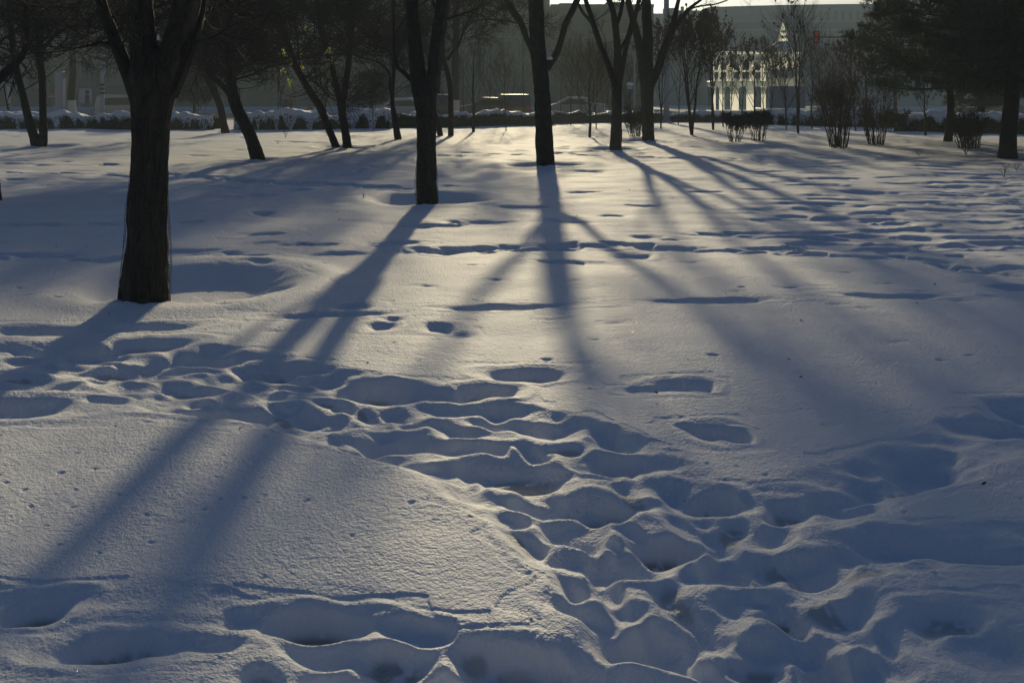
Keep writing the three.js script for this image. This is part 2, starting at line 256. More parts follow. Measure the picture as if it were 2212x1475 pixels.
function relief(x, d) {   // height of the snow, and how much bare dirt shows
  let h = 0.045 * N(x * 0.32, d * 0.3, 3.1) + 0.022 * N(x * 0.9, d * 0.8, 5.7) + 0.007 * N(x * 2.6, d * 2.4, 9.2) + 0.0015 * N(x * 9, d * 9, 1.4);
  if (d > 8) h += ss(8, 16, d) * (0.02 * N(x * 0.7, d * 1.3, 21) + 0.014 * N(x * 1.6, d * 2.6, 23));
  for (const f of feet) { // snow banked unevenly against the bark
    const q = Math.hypot(x - f.x, d - f.d); if (q < f.r + 0.4) { const a = Math.atan2(d - f.d, x - f.x); h += (0.026 + 0.04 * N(Math.cos(a) * 1.6, Math.sin(a) * 1.6, f.x)) * Math.exp(-Math.pow(Math.max(0, q - f.r) / 0.11, 2)); }
  }
  for (const w of wells) {
    const q = Math.hypot(x - w.x, d - w.d - w.push * 0.5) / w.r;
    if (q < 1.6) h += -w.dep * (1 - ss(0.5, 1.02, q)) + 0.03 * Math.exp(-Math.pow((q - 1.18) / 0.2, 2));
  }
  const trough = d < 22 && d > 2 ? troughAt(x, d) : 0;
  h -= trough;
  if (trough > 0.004) { // churned floor: a network of soft crests between old, half-filled steps
    const qx = x + 0.06 * N(x * 5, d * 5, 83), qd = d + 0.06 * N(x * 5, d * 5, 85), crest = 1 - Math.abs(N(qx * 2.5, qd * 4.2, 87)) * 2.3, fine = 1 - Math.abs(N(qx * 5, qd * 7.5, 89)) * 2.4;
    h += trough * (0.85 * (crest - 0.45) + 0.24 * (fine - 0.45));
  }
  let hole = 0, rim = 0, dirt = 0;
  const near = cells.get(Math.floor(x / CELL) * 4096 + Math.floor(d / CELL));
  if (near) {
    const wx = x + (0.05 + 0.05 * ss(5, 12, d)) * N(x * 4.2, d * 4.2, 31) + 0.02 * N(x * 9, d * 9, 33) , wd = d + (0.04 + 0.08 * ss(5, 12, d)) * N(x * 4.2, d * 4.2, 41) + 0.016 * N(x * 9, d * 9, 43) ;
    for (const s of near) {
      const small = s.a < 0.05, dx = (small ? x : wx) - s.x, dd = (small ? d : wd) - s.d, u = Math.abs(dx * s.c + dd * s.s) / s.a, v = Math.abs(-dx * s.s + dd * s.c) / s.b;
      if (u > 1.5 || v > 1.7) continue;
      const q = Math.pow(Math.pow(u, 2.2) + Math.pow(v, 2.2), 1 / 2.2), f = s.depth * (0.55 * (1 - ss(0.1, 1.18, q)) + 0.45 * (1 - ss(0.42, 0.92, q)));
      const mix = clamp(0.5 + (f - hole) / 0.06, 0, 1); hole = small ? Math.max(hole, f) : lerp(hole, f, mix) + 0.015 * mix * (1 - mix);
      if (q > 0.9 && q < 1.7) rim = Math.max(rim, s.depth * 0.09 * Math.exp(-Math.pow((q - 1.32) / 0.22, 2)));
      if (s.dirt && q < 0.8) dirt = Math.max(dirt, s.dirt * (1 - ss(0.34, 0.58, q)) * ss(-0.3, 0.1, N(x * 14, d * 14, 51) + 0.5 * N(x * 40, d * 40, 53) + 0.12));
    }
  }
  h += -hole + rim * (1 - ss(0, 0.03, hole));
  if (hole > 0.03) h += 0.003 * N(x * 16, d * 16, 61) * ss(0.03, 0.1, hole);
  if (d < 9) h += 0.0022 * N(x * 26, d * 30, 95) * ss(-0.1, 0.35, N(x * 0.9, d * 1.1, 97)) * (1 - ss(6, 9, d));
  h -= 0.32 * ss(56.2, 58.4, d);
  return [h, dirt, ss(0.004, 0.02, Math.max(hole, trough))];
}
{
  const rows = [-70, -40, -20, -10, -5, -2, -0.5, 0.5, 1.2, 1.7, 2.05, 2.3];
  for (let d = 2.45; d < 62; d *= d < 6.3 ? 1.00215 : d < 30 ? 1.0033 : 1.006) rows.push(d);
  rows.push(63, 66, 70, 130, 250, 420);
  const ts = [], inner = 660;
  for (let k = 0; k <= inner; k++) ts.push(lerp(-0.56, 0.56, k / inner));
  for (const t of [0.575, 0.6, 0.63, 0.67, 0.72, 0.78, 0.86, 0.96, 1.1]) { ts.push(t); ts.unshift(-t); }
  ts.unshift(-3); ts.push(3); ts.unshift(-9); ts.push(9);
  const nc = ts.length, P = new Float32Array(rows.length * nc * 3), C = new Float32Array(rows.length * nc * 3), U = new Float32Array(rows.length * nc * 2), I = new Uint32Array((rows.length - 1) * (nc - 1) * 6);
  let o = 0;
  const soft = new Float32Array(rows.length * nc);
  rows.forEach((d, j) => ts.forEach((t, i) => {
    const k = j * nc + i, x = Math.abs(t) > 2 ? Math.sign(t) * (Math.abs(t) > 5 ? 330 : 90) : t * clamp(d, 2.4, 62), [h, dirt, worn] = relief(x, d), w = 1 - 0.62 * dirt;
    soft[k] = worn; P[k * 3] = x; P[k * 3 + 1] = h; P[k * 3 + 2] = -d;
    C[k * 3] = 0.86 * w; C[k * 3 + 1] = 0.875 * w * (1 - 0.03 * dirt); C[k * 3 + 2] = 0.9 * w * (1 - 0.12 * dirt);
    U[k * 2] = x / 1.7; U[k * 2 + 1] = d / 1.7;
    if (j && i) { const a = k - nc - 1, b = k - nc, c = k - 1; I[o++] = a; I[o++] = b; I[o++] = c; I[o++] = b; I[o++] = k; I[o++] = c; }
  }));
  for (let pass = 0; pass < 5; pass++) for (const step of [1, nc]) { // settling: thaw and drift have rounded the trodden snow
    const H = new Float32Array(rows.length * nc); for (let k = 0; k < H.length; k++) H[k] = P[k * 3 + 1];
    for (let j = 1; j < rows.length - 1; j++) { if (rows[j] < 2.4 || rows[j] > 8) continue; for (let i = 12; i < nc - 12; i++) { const k = j * nc + i; P[k * 3 + 1] = lerp(H[k], 0.25 * H[k - step] + 0.5 * H[k] + 0.25 * H[k + step], soft[k] * (1 - ss(6.5, 8, rows[j]))); } }
  }
  const g = new THREE.BufferGeometry();
  g.setAttribute('position', new THREE.BufferAttribute(P, 3)); g.setAttribute('color', new THREE.BufferAttribute(C, 3)); g.setAttribute('uv', new THREE.BufferAttribute(U, 2)); g.setIndex(new THREE.BufferAttribute(I, 1));
  g.computeVertexNormals();
  struct('snow_ground', g, M.snow);
}
{ // loose flat ice crystals lying at all angles on the snow; a few of them catch the sun
  const R = rng(404), n = 9000, im = new THREE.InstancedMesh(new THREE.CircleGeometry(1, 6), phys(0.9, 0.92, 0.95, 0.1, { ior: 1.4, side: THREE.DoubleSide }), n), q = new THREE.Quaternion(), m = new THREE.Matrix4(), e = new THREE.Euler(), sc = V();
  for (let k = 0; k < n; k++) { const d = 2.6 + 5.4 * Math.pow(R(), 1.4), x = (R() - 0.5) * 1.2 * d; im.setMatrixAt(k, m.compose(V(x, relief(x, d)[0] + 0.0016, -d), q.setFromEuler(e.set(-Math.PI / 2 + (R() - 0.5) * 1.3, (R() - 0.5) * 1.1, R() * 3)), sc.setScalar(0.0012 + R() * 0.0012))); }
  im.name = 'ice_crystals'; im.castShadow = im.receiveShadow = true; im.userData = { kind: 'stuff', label: 'tiny ice crystals glinting on the near snow', category: 'ice' }; scene.add(im);
}
{ // scraps of leaf and bark blown over the snow
  const R = rng(515), n = 110, im = new THREE.InstancedMesh(new THREE.CircleGeometry(1, 5), std(0.03, 0.022, 0.016, 0.9, { side: THREE.DoubleSide }), n), q = new THREE.Quaternion(), m = new THREE.Matrix4(), e = new THREE.Euler(), sc = V();
  for (let k = 0; k < n; k++) { const d = 3 + 26 * R() * R() + 4 * R(), x = (R() - 0.5) * 1.1 * d, z = 0.002 + R() * 0.004 + d * 0.0002; im.setMatrixAt(k, m.compose(V(x, relief(x, d)[0] + 0.004, -d), q.setFromEuler(e.set(-Math.PI / 2 + (R() - 0.5), (R() - 0.5), R() * 6)), sc.set(z * (1 + R() * 2), z, z))); }
  im.name = 'leaf_litter'; im.castShadow = im.receiveShadow = true; im.userData = { kind: 'stuff', label: 'dark scraps of leaf and bark scattered over the snow', category: 'litter' }; scene.add(im);
}
// the street beyond the hedge: kerb and carriageway
struct('road', box(420, 0.02, 24, 0, -0.29, -71), M.asphalt);
struct('kerb', box(420, 0.14, 0.3, 0, -0.24, -58.7), M.kerb);
struct('pavement', box(420, 0.12, 18, 0, -0.25, -92.1), M.concrete);

const groundY = (x, d) => relief(x, d)[0];

// ---------------------------------------------------------------- trees
// sprays of fine twigs, one metre long, that end every larger branch
const sprayGeos = [5, 6, 7].map((seed) => { const tb = new Tubes(), R = rng(seed * 91); grow(tb, V(0, 0, 0), V(0, 1, 0), 0.0125, 1, 1, R, { kids: 7, first: 0.15, spread: 0.8, thin: 0.0095, up: 0, wiggle: 0.45 }); return tb.geometry(); });
function addSprays(list, parent, shift, R, mat) {
  const q = new THREE.Quaternion(), roll = new THREE.Quaternion(), m = new THREE.Matrix4(), s = V(), up = V(0, 1, 0);
  sprayGeos.forEach((geo, k) => {
    const own = list.filter((_, i) => i % 3 === k); if (!own.length) return;
    const im = new THREE.InstancedMesh(geo, mat, own.length);
    own.forEach(([p, d, l], i) => { q.setFromUnitVectors(up, d).multiply(roll.setFromAxisAngle(up, R() * 6.28)); im.setMatrixAt(i, m.compose(p.clone().add(shift), q, s.setScalar(l))); });
    im.name = 'twigs'; im.castShadow = im.receiveShadow = true; im.userData = { kind: 'stuff' }; parent.add(im);
  });
}
const leafGeo = (() => {   // one pointed leaf, folded along its rib, hanging from its stalk
  const g = new THREE.BufferGeometry();
  g.setAttribute('position', new THREE.Float32BufferAttribute([0, 0, 0, -0.3, -0.4, 0.09, 0, -1, 0, 0, -0.45, 0, 0.3, -0.4, 0.09, 0.1, -0.75, 0.05], 3));
  g.setIndex([0, 1, 3, 1, 2, 3, 0, 3, 4, 3, 2, 4]); g.computeVertexNormals(); return g;
})();
const tuftGeo = (() => {   // a brush of pine needles at the end of a shoot
  const p = [], R = rng(5);
  for (let k = 0; k < 16; k++) {
    const a = k * 2.4, e = 0.15 + R() * 1.0, d = V(Math.cos(a) * Math.cos(e), Math.sin(e), Math.sin(a) * Math.cos(e)), s = V(-Math.sin(a), 0, Math.cos(a)).multiplyScalar(0.028), q = d.clone().multiplyScalar(0.8 + R() * 0.35);
    p.push(s.x, 0, s.z, -s.x, 0, -s.z, q.x, q.y, q.z);
  }
  const g = new THREE.BufferGeometry(); g.setAttribute('position', new THREE.Float32BufferAttribute(p, 3)); g.computeVertexNormals(); return g;
})();
function scatter(name, geo, mat, places, parent, R, size) {   // instanced leaves or needles: [position, direction?]
  const im = new THREE.InstancedMesh(geo, mat, places.length), q = new THREE.Quaternion(), e = new THREE.Euler(), m = new THREE.Matrix4(), s = V();
  places.forEach(([p, dir], k) => {
    if (dir) q.setFromUnitVectors(V(0, 1, 0), dir); else q.setFromEuler(e.set((R() - 0.5) * 1.3, R() * 6.28, (R() - 0.5) * 1.3));
    im.setMatrixAt(k, m.compose(p, q, s.setScalar(size * (0.7 + R() * 0.6))));
  });
  im.name = name; im.castShadow = im.receiveShadow = true; im.userData = { kind: 'stuff' }; parent.add(im); return im;
}
function smooth(list, depth) {   // photo points [x, y, width, extra depth] of a limb -> smooth centre line and radii
  const pts = list.map(([px, py, , dz = 0]) => atDepth(px, py, depth + dz)), rad = list.map(([, , w, dz = 0]) => w / 2 * (depth + dz) / F);
  const c = new THREE.CatmullRomCurve3(pts, false, 'centripetal'), per = list[0][2] * depth / F > 0.2 ? 16 : 7, n = (pts.length - 1) * per, P = [], r = [];
  for (let k = 0; k <= n; k++) { const f = k / n * (pts.length - 1), i = Math.min(pts.length - 2, Math.floor(f)); P.push(c.getPoint(k / n)); r.push(lerp(rad[i], rad[i + 1], f - i)); }
  return { P, r };
}
function snowLump(w, h, d, seed) {
  const g = new THREE.SphereGeometry(1, 18, 12), p = g.attributes.position;
  for (let k = 0; k < p.count; k++) { const x = p.getX(k), y = p.getY(k), z = p.getZ(k), f = 1 + 0.25 * N(x * 1.5 + seed, y * 1.5, z * 1.5); p.setXYZ(k, x * f * w, Math.max(y, -0.5) * f * h, z * f * d); }
  g.computeVertexNormals(); return g;
}
// t: name, label, group, foot [px, py], limbs (the first is the trunk), seed, mat; each limb: pts, ends (branches at its end), twigs (side branches)
function tree(t) {
  const R = rng(t.seed), f = onGround(...t.foot), d0 = f.d, root = base(t.name ?? 'park_tree', V(f.x, groundY(f.x, f.d), -f.d), t.label, t.category ?? 'tree', t.group), shift = root.position.clone().negate();
  const twigs = new Tubes(), tips = [], sprays = [], place = (o) => { o?.geometry.translate(shift.x, shift.y, shift.z); return o; };
  t.limbs.forEach((l, k) => {
    const { P, r } = smooth(l.pts, d0), big = r[0] > 0.09, tb = new Tubes();
    if (big) for (let i = 0; i < r.length; i++) r[i] *= 0.9;
    if (!l.joined) { P[0].y = Math.min(P[0].y, root.position.y) - 0.12; }
    tb.add(P, r, r[0] > 0.14 ? 56 : big ? 26 : 10, big ? (a, v, q) => { const c = Math.cos(a), s = Math.sin(a), w = k * 9 + t.seed; return q * (0.1 * N(c * 1.5 + w, v * 1.1, s * 1.5) + 0.13 * (0.5 - Math.abs(N(c * 5.5 + w, v * 2.2, s * 5.5)) * 2) + 0.05 * N(c * 14, v * 5, s * 14 + w)); } : null);
    place(tb.build(k && l.joined ? 'limb' : 'trunk', t.mat ?? M.bark, root, true));
    const n = P.length - 1, dir = P[n].clone().sub(P[n - 1]).normalize(), rr = r[n] * (l.endR ?? 1);
    const o = { thin: t.thin ?? 0.004, kids: t.kids ?? 4, spread: t.spread ?? 0.7, up: t.up ?? 0.15, wiggle: t.wiggle, tips: t.leaves ? tips : null, sprays, ...l.o };
    for (let e = 0; e < (l.ends ?? 3); e++) {
      side.set(R() - 0.5, R() * 0.3, R() - 0.5).normalize();
      grow(twigs, P[n], dir.clone().addScaledVector(side, e ? 0.65 : 0.25), rr * (e ? 0.62 : 0.8), l.len ?? clamp(rr * 24, 0.7, 3.0), l.level ?? (rr > 0.03 ? t.topLevel ?? 4 : 3), R, o);
    }
    for (let e = 0; e < (t.fuzz ?? 0); e++) { const c = P[Math.floor(n * (0.62 + 0.38 * R()))]; sprays.push([c.clone(), V(R() - 0.5, (R() - 0.25) * 0.8, R() - 0.5).normalize(), 0.4 + R() * 0.9]); }
    for (let e = 0; e < (l.twigs ?? 0); e++) {
      const at = Math.floor(n * (l.from ?? 0.3) + R() * n * (1 - (l.from ?? 0.3))), c = P[at];
      side.set(R() - 0.5, 0.05 + R() * 0.35, R() - 0.5).normalize();
      grow(twigs, c, side.clone(), Math.max(0.006, r[at] * 0.22), (l.twigLen ?? 1.1) * (0.5 + R()), l.twigLevel ?? 3, R, o);
    }
  });
  place(twigs.build('crown', t.twigMat ?? M.twig, root)); addSprays(sprays, root, shift, R, t.twigMat ?? M.twig);
  if (t.leaves) scatter('leaves', leafGeo, t.leafMat ?? M.deadLeaf, tips.flatMap(([a, b]) => (R() < t.leaves ? [[a.clone().add(shift)], [b.clone().add(shift)]] : [])), root, R, t.leafSize ?? 0.1);
  for (const [px, py, w, h, dz = 0] of t.snow ?? []) {
    const s = mesh('snow_patch', snowLump(w, h, w * 0.8, px), M.snowPlain, root); s.position.copy(atDepth(px, py, d0 + dz).add(shift));
  }
  if (t.net) {   // slack wire netting wound about the foot of the trunk: upright strands and a few hoops
    const [topY, extra] = t.net, { P, r } = smooth(t.limbs[0].pts, d0), tb = new Tubes();
    for (let i = 0; i < r.length; i++) r[i] *= 0.92;
    const low = P.map((p, i) => [p, r[i]]).filter(([p]) => p.y < topY), bulge = (k, a) => 1.04 + extra * Math.sin(Math.PI * Math.min(1, k / low.length * 1.15)) * (0.55 + 0.8 * (0.5 + N(Math.cos(a) * 1.3, k * 0.05, Math.sin(a) * 1.3)));
    const spot = (k, a) => V(low[k][0].x + Math.cos(a) * low[k][1] * bulge(k, a), low[k][0].y, low[k][0].z + Math.sin(a) * low[k][1] * bulge(k, a));
    for (let s = 0; s < 26; s++) tb.add(low.map((_, k) => spot(k, s / 26 * 6.283)), low.map(() => 0.0016), 3);
    for (let k = 0; k < low.length; k += 2) { const ring = []; for (let s = 0; s <= 26; s++) ring.push(spot(k, s / 26 * 6.283)); tb.add(ring, ring.map(() => 0.0013), 3); }
    place(tb.build('wire_netting', M.net, root));
  }
  return root;
}
// the row of big trees that runs away from the left foreground
tree({ seed: 101, foot: [310, 655], label: 'largest and nearest tree, thick furrowed trunk standing at the left', net: [1.0, 0.1], snow: [[341, 82, 0.012, 0.03, -0.06]],
  limbs: [
    { pts: [[310, 662, 114], [313, 600, 102], [316, 540, 95], [317, 450, 88], [321, 380, 84], [324, 310, 81], [325, 260, 86], [329, 215, 98], [331, 165, 112], [334, 120, 96]], ends: 0 },
    { joined: 1, pts: [[318, 180, 72], [312, 110, 64], [306, 55, 60], [303, -10, 56], [296, -120, 46, 0.2]], ends: 3 },
    { joined: 1, pts: [[350, 180, 72], [372, 110, 66], [392, 55, 62], [408, -10, 58, -0.1], [430, -130, 46, -0.2]], ends: 3 },
    { joined: 1, pts: [[304, 225, 44], [284, 175, 36], [264, 128, 30], [244, 75, 27, 0.1], [222, 20, 25, 0.2], [206, -40, 22, 0.3]], ends: 3, twigs: 3, twigLen: 0.8 },
    { joined: 1, pts: [[366, 205, 36], [396, 140, 30], [417, 85, 26], [430, 30, 24, 0.2], [440, -40, 20, 0.3]], ends: 3, twigs: 3, twigLen: 0.7 },
    { joined: 1, pts: [[246, 100, 9, 0.1], [222, 92, 6], [190, 98, 5], [165, 104, 3.4]], ends: 2, level: 2, len: 0.35, twigs: 8, twigLen: 0.3, twigLevel: 2, o: { thin: 0.002 } },
  ] });
tree({ seed: 102, foot: [922, 440], label: 'second tree of the row, trunk forking low into two upright stems', net: [0.75, 0.13], snow: [[924, 163, 0.03, 0.03, 0.02]],
  limbs: [
    { pts: [[923, 444, 48], [921, 380, 46], [921, 300, 43], [920, 240, 45], [918, 200, 58], [920, 160, 58]], ends: 0 },
    { joined: 1, pts: [[908, 200, 42], [902, 150, 36], [897, 95, 33], [892, 40, 30], [889, -10, 28, 0.1], [884, -110, 24, 0.2]], ends: 3, twigs: 2 },
    { joined: 1, pts: [[930, 200, 40], [938, 150, 32], [944, 95, 32], [950, 50, 33], [956, 0, 34], [964, -100, 28, -0.2]], ends: 3, twigs: 2 },
    { joined: 1, pts: [[905, 192, 18], [892, 176, 12], [874, 158, 10], [860, 146, 8], [853, 120, 7], [850, 80, 6]], ends: 2, level: 3, len: 0.9, twigs: 3, twigLen: 0.5 },
  ] });
tree({ seed: 103, foot: [1178, 363], label: 'straight middle tree in a dished snow hollow, a thin limb either side', snow: [[1187, 126, 0.06, 0.05, -0.08]],
  limbs: [
    { pts: [[1179, 366, 42], [1177, 320, 40], [1174, 260, 38], [1171, 200, 37], [1168, 160, 37], [1164, 120, 36], [1160, 70, 36], [1157, 0, 36], [1156, -25, 32]], ends: 4, endR: 0.5, level: 5, len: 3.2, o: { kids: 4, spread: 0.95, thin: 0.0042, up: 0.03, first: 0.5 } },
    { joined: 1, pts: [[1153, 112, 18], [1146, 98, 14], [1138, 84, 12], [1130, 60, 13], [1122, 42, 14], [1110, 27, 16], [1102, 12, 15], [1092, -8, 14, 0.4], [1078, -60, 12, 0.8]], ends: 3 },
    { joined: 1, pts: [[1180, 148, 20], [1190, 134, 17], [1200, 119, 16], [1208, 100, 15], [1215, 76, 15], [1222, 52, 15], [1233, 30, 15], [1246, 2, 15, 0.3], [1264, -40, 13, 0.5]], ends: 5, level: 5, len: 1.5, o: { kids: 4, spread: 0.9, thin: 0.005, up: 0.03 } },
  ] });
tree({ seed: 104, foot: [1329, 325], label: 'slim tree right of the middle, dividing into a fan of thin limbs', 
  limbs: [
    { pts: [[1329, 328, 28], [1331, 290, 26], [1332, 240, 23], [1332, 205, 23], [1332, 178, 25], [1334, 150, 22]], ends: 0 },
    { joined: 1, pts: [[1328, 178, 18], [1318, 150, 15], [1307, 122, 14], [1297, 98, 14], [1287, 68, 13], [1277, 35, 12, 0.3], [1266, 2, 11, 0.5], [1252, -50, 9, 0.8]], ends: 3, twigs: 2 },
    { joined: 1, pts: [[1288, 70, 7, 0.2], [1275, 45, 7, 0.3], [1260, 28, 7, 0.5], [1246, 2, 6, 0.6]], ends: 2, level: 3 },
    { joined: 1, pts: [[1334, 160, 22], [1335, 120, 18], [1332, 80, 16], [1328, 45, 15], [1322, 15, 13], [1312, -10, 12], [1305, -60, 10, -0.3]], ends: 5, level: 5, len: 1.9, o: { kids: 4, spread: 0.88, thin: 0.0055 } },
    { joined: 1, pts: [[1330, 60, 8], [1340, 30, 9], [1346, 0, 8, 0.2]], ends: 2, level: 3 },
    { joined: 1, pts: [[1339, 170, 14], [1346, 140, 11], [1352, 106, 10], [1360, 76, 10], [1367, 55, 10], [1378, 10, 9, -0.4], [1388, -40, 8, -0.6]], ends: 4, level: 4, len: 1.9 },
    { joined: 1, pts: [[1336, 114, 8], [1346, 98, 8], [1356, 78, 8, 0.2], [1363, 50, 7, 0.3]], ends: 2, level: 3 },
  ] });
tree({ seed: 105, foot: [1401, 305], label: 'fifth tree of the row, broad trunk with a long limb reaching up to the right',
  limbs: [
    { pts: [[1401, 308, 31], [1400, 280, 28], [1399, 235, 26], [1398, 190, 32], [1397, 160, 33], [1396, 130, 28]], ends: 0 },
    { joined: 1, pts: [[1393, 170, 28], [1387, 120, 24], [1377, 80, 17], [1371, 55, 16], [1362, 22, 15], [1355, -10, 14, 0.4], [1345, -60, 12, 0.8]], ends: 4, level: 5, len: 2.2, o: { kids: 4, spread: 0.88, thin: 0.0055 } },
    { joined: 1, pts: [[1397, 150, 28], [1399, 110, 24], [1399, 70, 22], [1397, 30, 22], [1396, -10, 21], [1394, -70, 18]], ends: 6, level: 5, len: 2.6, o: { kids: 4, spread: 0.88, thin: 0.0055 } },
    { joined: 1, pts: [[1404, 185, 22], [1416, 162, 19], [1425, 138, 19], [1433, 112, 19], [1442, 88, 18], [1450, 68, 17], [1457, 40, 12], [1465, 5, 9], [1474, -40, 8]], ends: 5, level: 5, len: 2.2, o: { kids: 4, spread: 0.88, thin: 0.0055 } },
    { joined: 1, pts: [[1449, 72, 14], [1463, 52, 12], [1474, 38, 11], [1486, 22, 9], [1500, 10, 7], [1516, -2, 6], [1540, -30, 5]], ends: 3, level: 3 },
    { joined: 1, pts: [[1476, 36, 5], [1496, 18, 4], [1520, 12, 4], [1545, 9, 3.4], [1570, 1, 3]], ends: 2, level: 2, len: 0.8, twigs: 4, twigLen: 0.7, twigLevel: 2, o: { up: -0.3 } },
  ] });
// the darker, leaning trees on the left, with fine dense twigs
const dense = { mat: M.barkDark, kids: 5, thin: 0.006, up: 0.1, leaves: 0.16, leafSize: 0.07, fuzz: 9, topLevel: 3 };
tree({ ...dense, seed: 111, foot: [85, 318], label: 'double-stemmed dark tree far left, its two stems spread in a V',
  limbs: [
    { pts: [[80, 321, 24], [72, 295, 20], [63, 266, 19], [54, 230, 17], [47, 200, 15], [40, 172, 15], [33, 140, 14], [25, 89, 14], [19, 20, 14], [10, -60, 11, 0.4]], ends: 4, twigs: 16, from: 0.45, twigLen: 1.5 },
    { pts: [[90, 321, 22], [92, 290, 19], [92, 253, 17], [91, 215, 16], [90, 177, 16], [87, 140, 16], [85, 114, 16], [80, 60, 16], [76, -10, 15], [70, -80, 12, -0.4]], ends: 4, twigs: 16, from: 0.4, twigLen: 1.5 },
    { joined: 1, pts: [[90, 118, 12], [96, 102, 9], [106, 90, 8], [116, 78, 7], [140, 62, 6], [170, 52, 5], [205, 44, 4]], ends: 3, level: 3, len: 1.2, twigs: 10, twigLen: 0.9 },
    { joined: 1, pts: [[94, 113, 4], [104, 120, 3.4], [116, 123, 3], [132, 116, 3], [148, 104, 2]], ends: 2, level: 2, len: 0.6 },
  ] });
tree({ ...dense, seed: 110, foot: [-14, 428], label: 'tree cut by the left edge, only a limb and its foot showing', 
  limbs: [
    { pts: [[-12, 431, 30], [-16, 380, 27], [-20, 300, 26], [-22, 230, 26], [-24, 150, 24], [-20, 60, 22], [-16, -60, 18]], ends: 4, twigs: 6, from: 0.5, twigLen: 1.4 },
    { joined: 1, pts: [[-22, 188, 22], [2, 164, 21], [22, 147, 19], [38, 130, 16], [50, 114, 14], [55, 90, 12], [56, 50, 11], [55, -10, 10]], ends: 4, twigs: 8, twigLen: 1.1 },
  ] });
tree({ ...dense, seed: 112, foot: [556, 347], label: 'dark tree bent to the left, trunk swept over like a bow',
  limbs: [
    { pts: [[558, 350, 33], [547, 312, 30], [536, 284, 28], [524, 260, 27], [512, 236, 27], [504, 212, 27], [500, 186, 24], [497, 150, 22], [494, 90, 21], [492, 20, 20], [489, -70, 16]], ends: 4, twigs: 22, from: 0.5, twigLen: 1.6 },
    { joined: 1, pts: [[508, 222, 16], [490, 196, 14], [472, 178, 12, 0.3], [452, 160, 11, 0.6], [440, 130, 10, 0.8], [430, 80, 10, 1], [418, 0, 9, 1.2]], ends: 4, twigs: 14, twigLen: 1.3 },
    { joined: 1, pts: [[500, 178, 8], [513, 170, 5], [540, 162, 4.5], [566, 151, 4], [590, 142, 3.4], [622, 138, 2.4]], ends: 2, level: 3, len: 0.7, twigs: 10, twigLen: 0.7, twigLevel: 2 },
    { joined: 1, pts: [[507, 112, 8], [522, 92, 6], [536, 74, 5], [556, 60, 4]], ends: 3, level: 3, len: 0.9, twigs: 6, twigLen: 0.7 },
  ] });
tree({ ...dense, seed: 113, foot: [485, 287], label: 'slim tree behind the bowed one, leaning left over the hedge',
  limbs: [{ pts: [[487, 290, 20], [482, 265, 17], [476, 236, 16], [468, 212, 15], [458, 190, 14], [446, 168, 13], [436, 140, 12], [424, 100, 11], [410, 30, 10], [400, -50, 8]], ends: 4, twigs: 20, from: 0.45, twigLen: 1.8 }] });
tree({ ...dense, seed: 114, foot: [727, 321], label: 'straight dark trunk leaning hard to the left, green leaves hanging on it',
  limbs: [{ pts: [[728, 324, 19], [717, 296, 17], [707, 272, 17], [697, 246, 18], [688, 226, 18], [674, 206, 17], [658, 180, 16], [642, 152, 16], [630, 122, 16], [616, 82, 15], [604, 50, 15], [592, -5, 14], [580, -80, 12]], ends: 4, twigs: 24, from: 0.5, twigLen: 1.8 },
    { joined: 1, pts: [[640, 148, 6], [654, 160, 4], [676, 176, 4], [700, 196, 3], [716, 214, 2]], ends: 2, level: 2, len: 0.6, twigs: 5, twigLen: 0.5, twigLevel: 2 }] });
tree({ ...dense, seed: 115, foot: [750, 320], label: 'dark tree beside the leaning trunk, splitting into two stems at mid height',
  limbs: [
    { pts: [[751, 324, 22], [748, 300, 20], [743, 272, 19], [739, 244, 19], [737, 220, 21], [737, 200, 20]], ends: 0 },
    { joined: 1, pts: [[733, 215, 15], [726, 184, 14], [718, 150, 13], [709, 118, 13], [699, 84, 13], [690, 44, 12], [682, -10, 11], [674, -70, 9]], ends: 4, twigs: 12, twigLen: 1.6 },
    { joined: 1, pts: [[742, 214, 15], [748, 170, 14], [754, 126, 13], [757, 90, 14], [761, 46, 14], [765, -10, 13], [770, -80, 10]], ends: 4, twigs: 16, twigLen: 1.6 },
  ] });
tree({ ...dense, seed: 116, foot: [859, 300], label: 'thin twiggy tree just left of the two-stemmed trunk',
  limbs: [
    { pts: [[860, 303, 17], [856, 280, 15], [852, 255, 14], [848, 230, 11], [847, 205, 10], [849, 175, 9], [851, 140, 9], [851, 100, 9], [849, 50, 8], [848, -10, 8]], ends: 4, twigs: 16, from: 0.35, twigLen: 1.6 },
    { joined: 1, pts: [[848, 206, 8], [842, 190, 7], [842, 168, 6], [836, 150, 6], [815, 134, 5], [790, 126, 4], [768, 120, 3]], ends: 3, level: 3, len: 1, twigs: 10, twigLen: 1 },
    { joined: 1, pts: [[851, 134, 7], [862, 112, 7], [868, 92, 7], [876, 60, 6], [880, 0, 5]], ends: 3, twigs: 6 },
  ] });
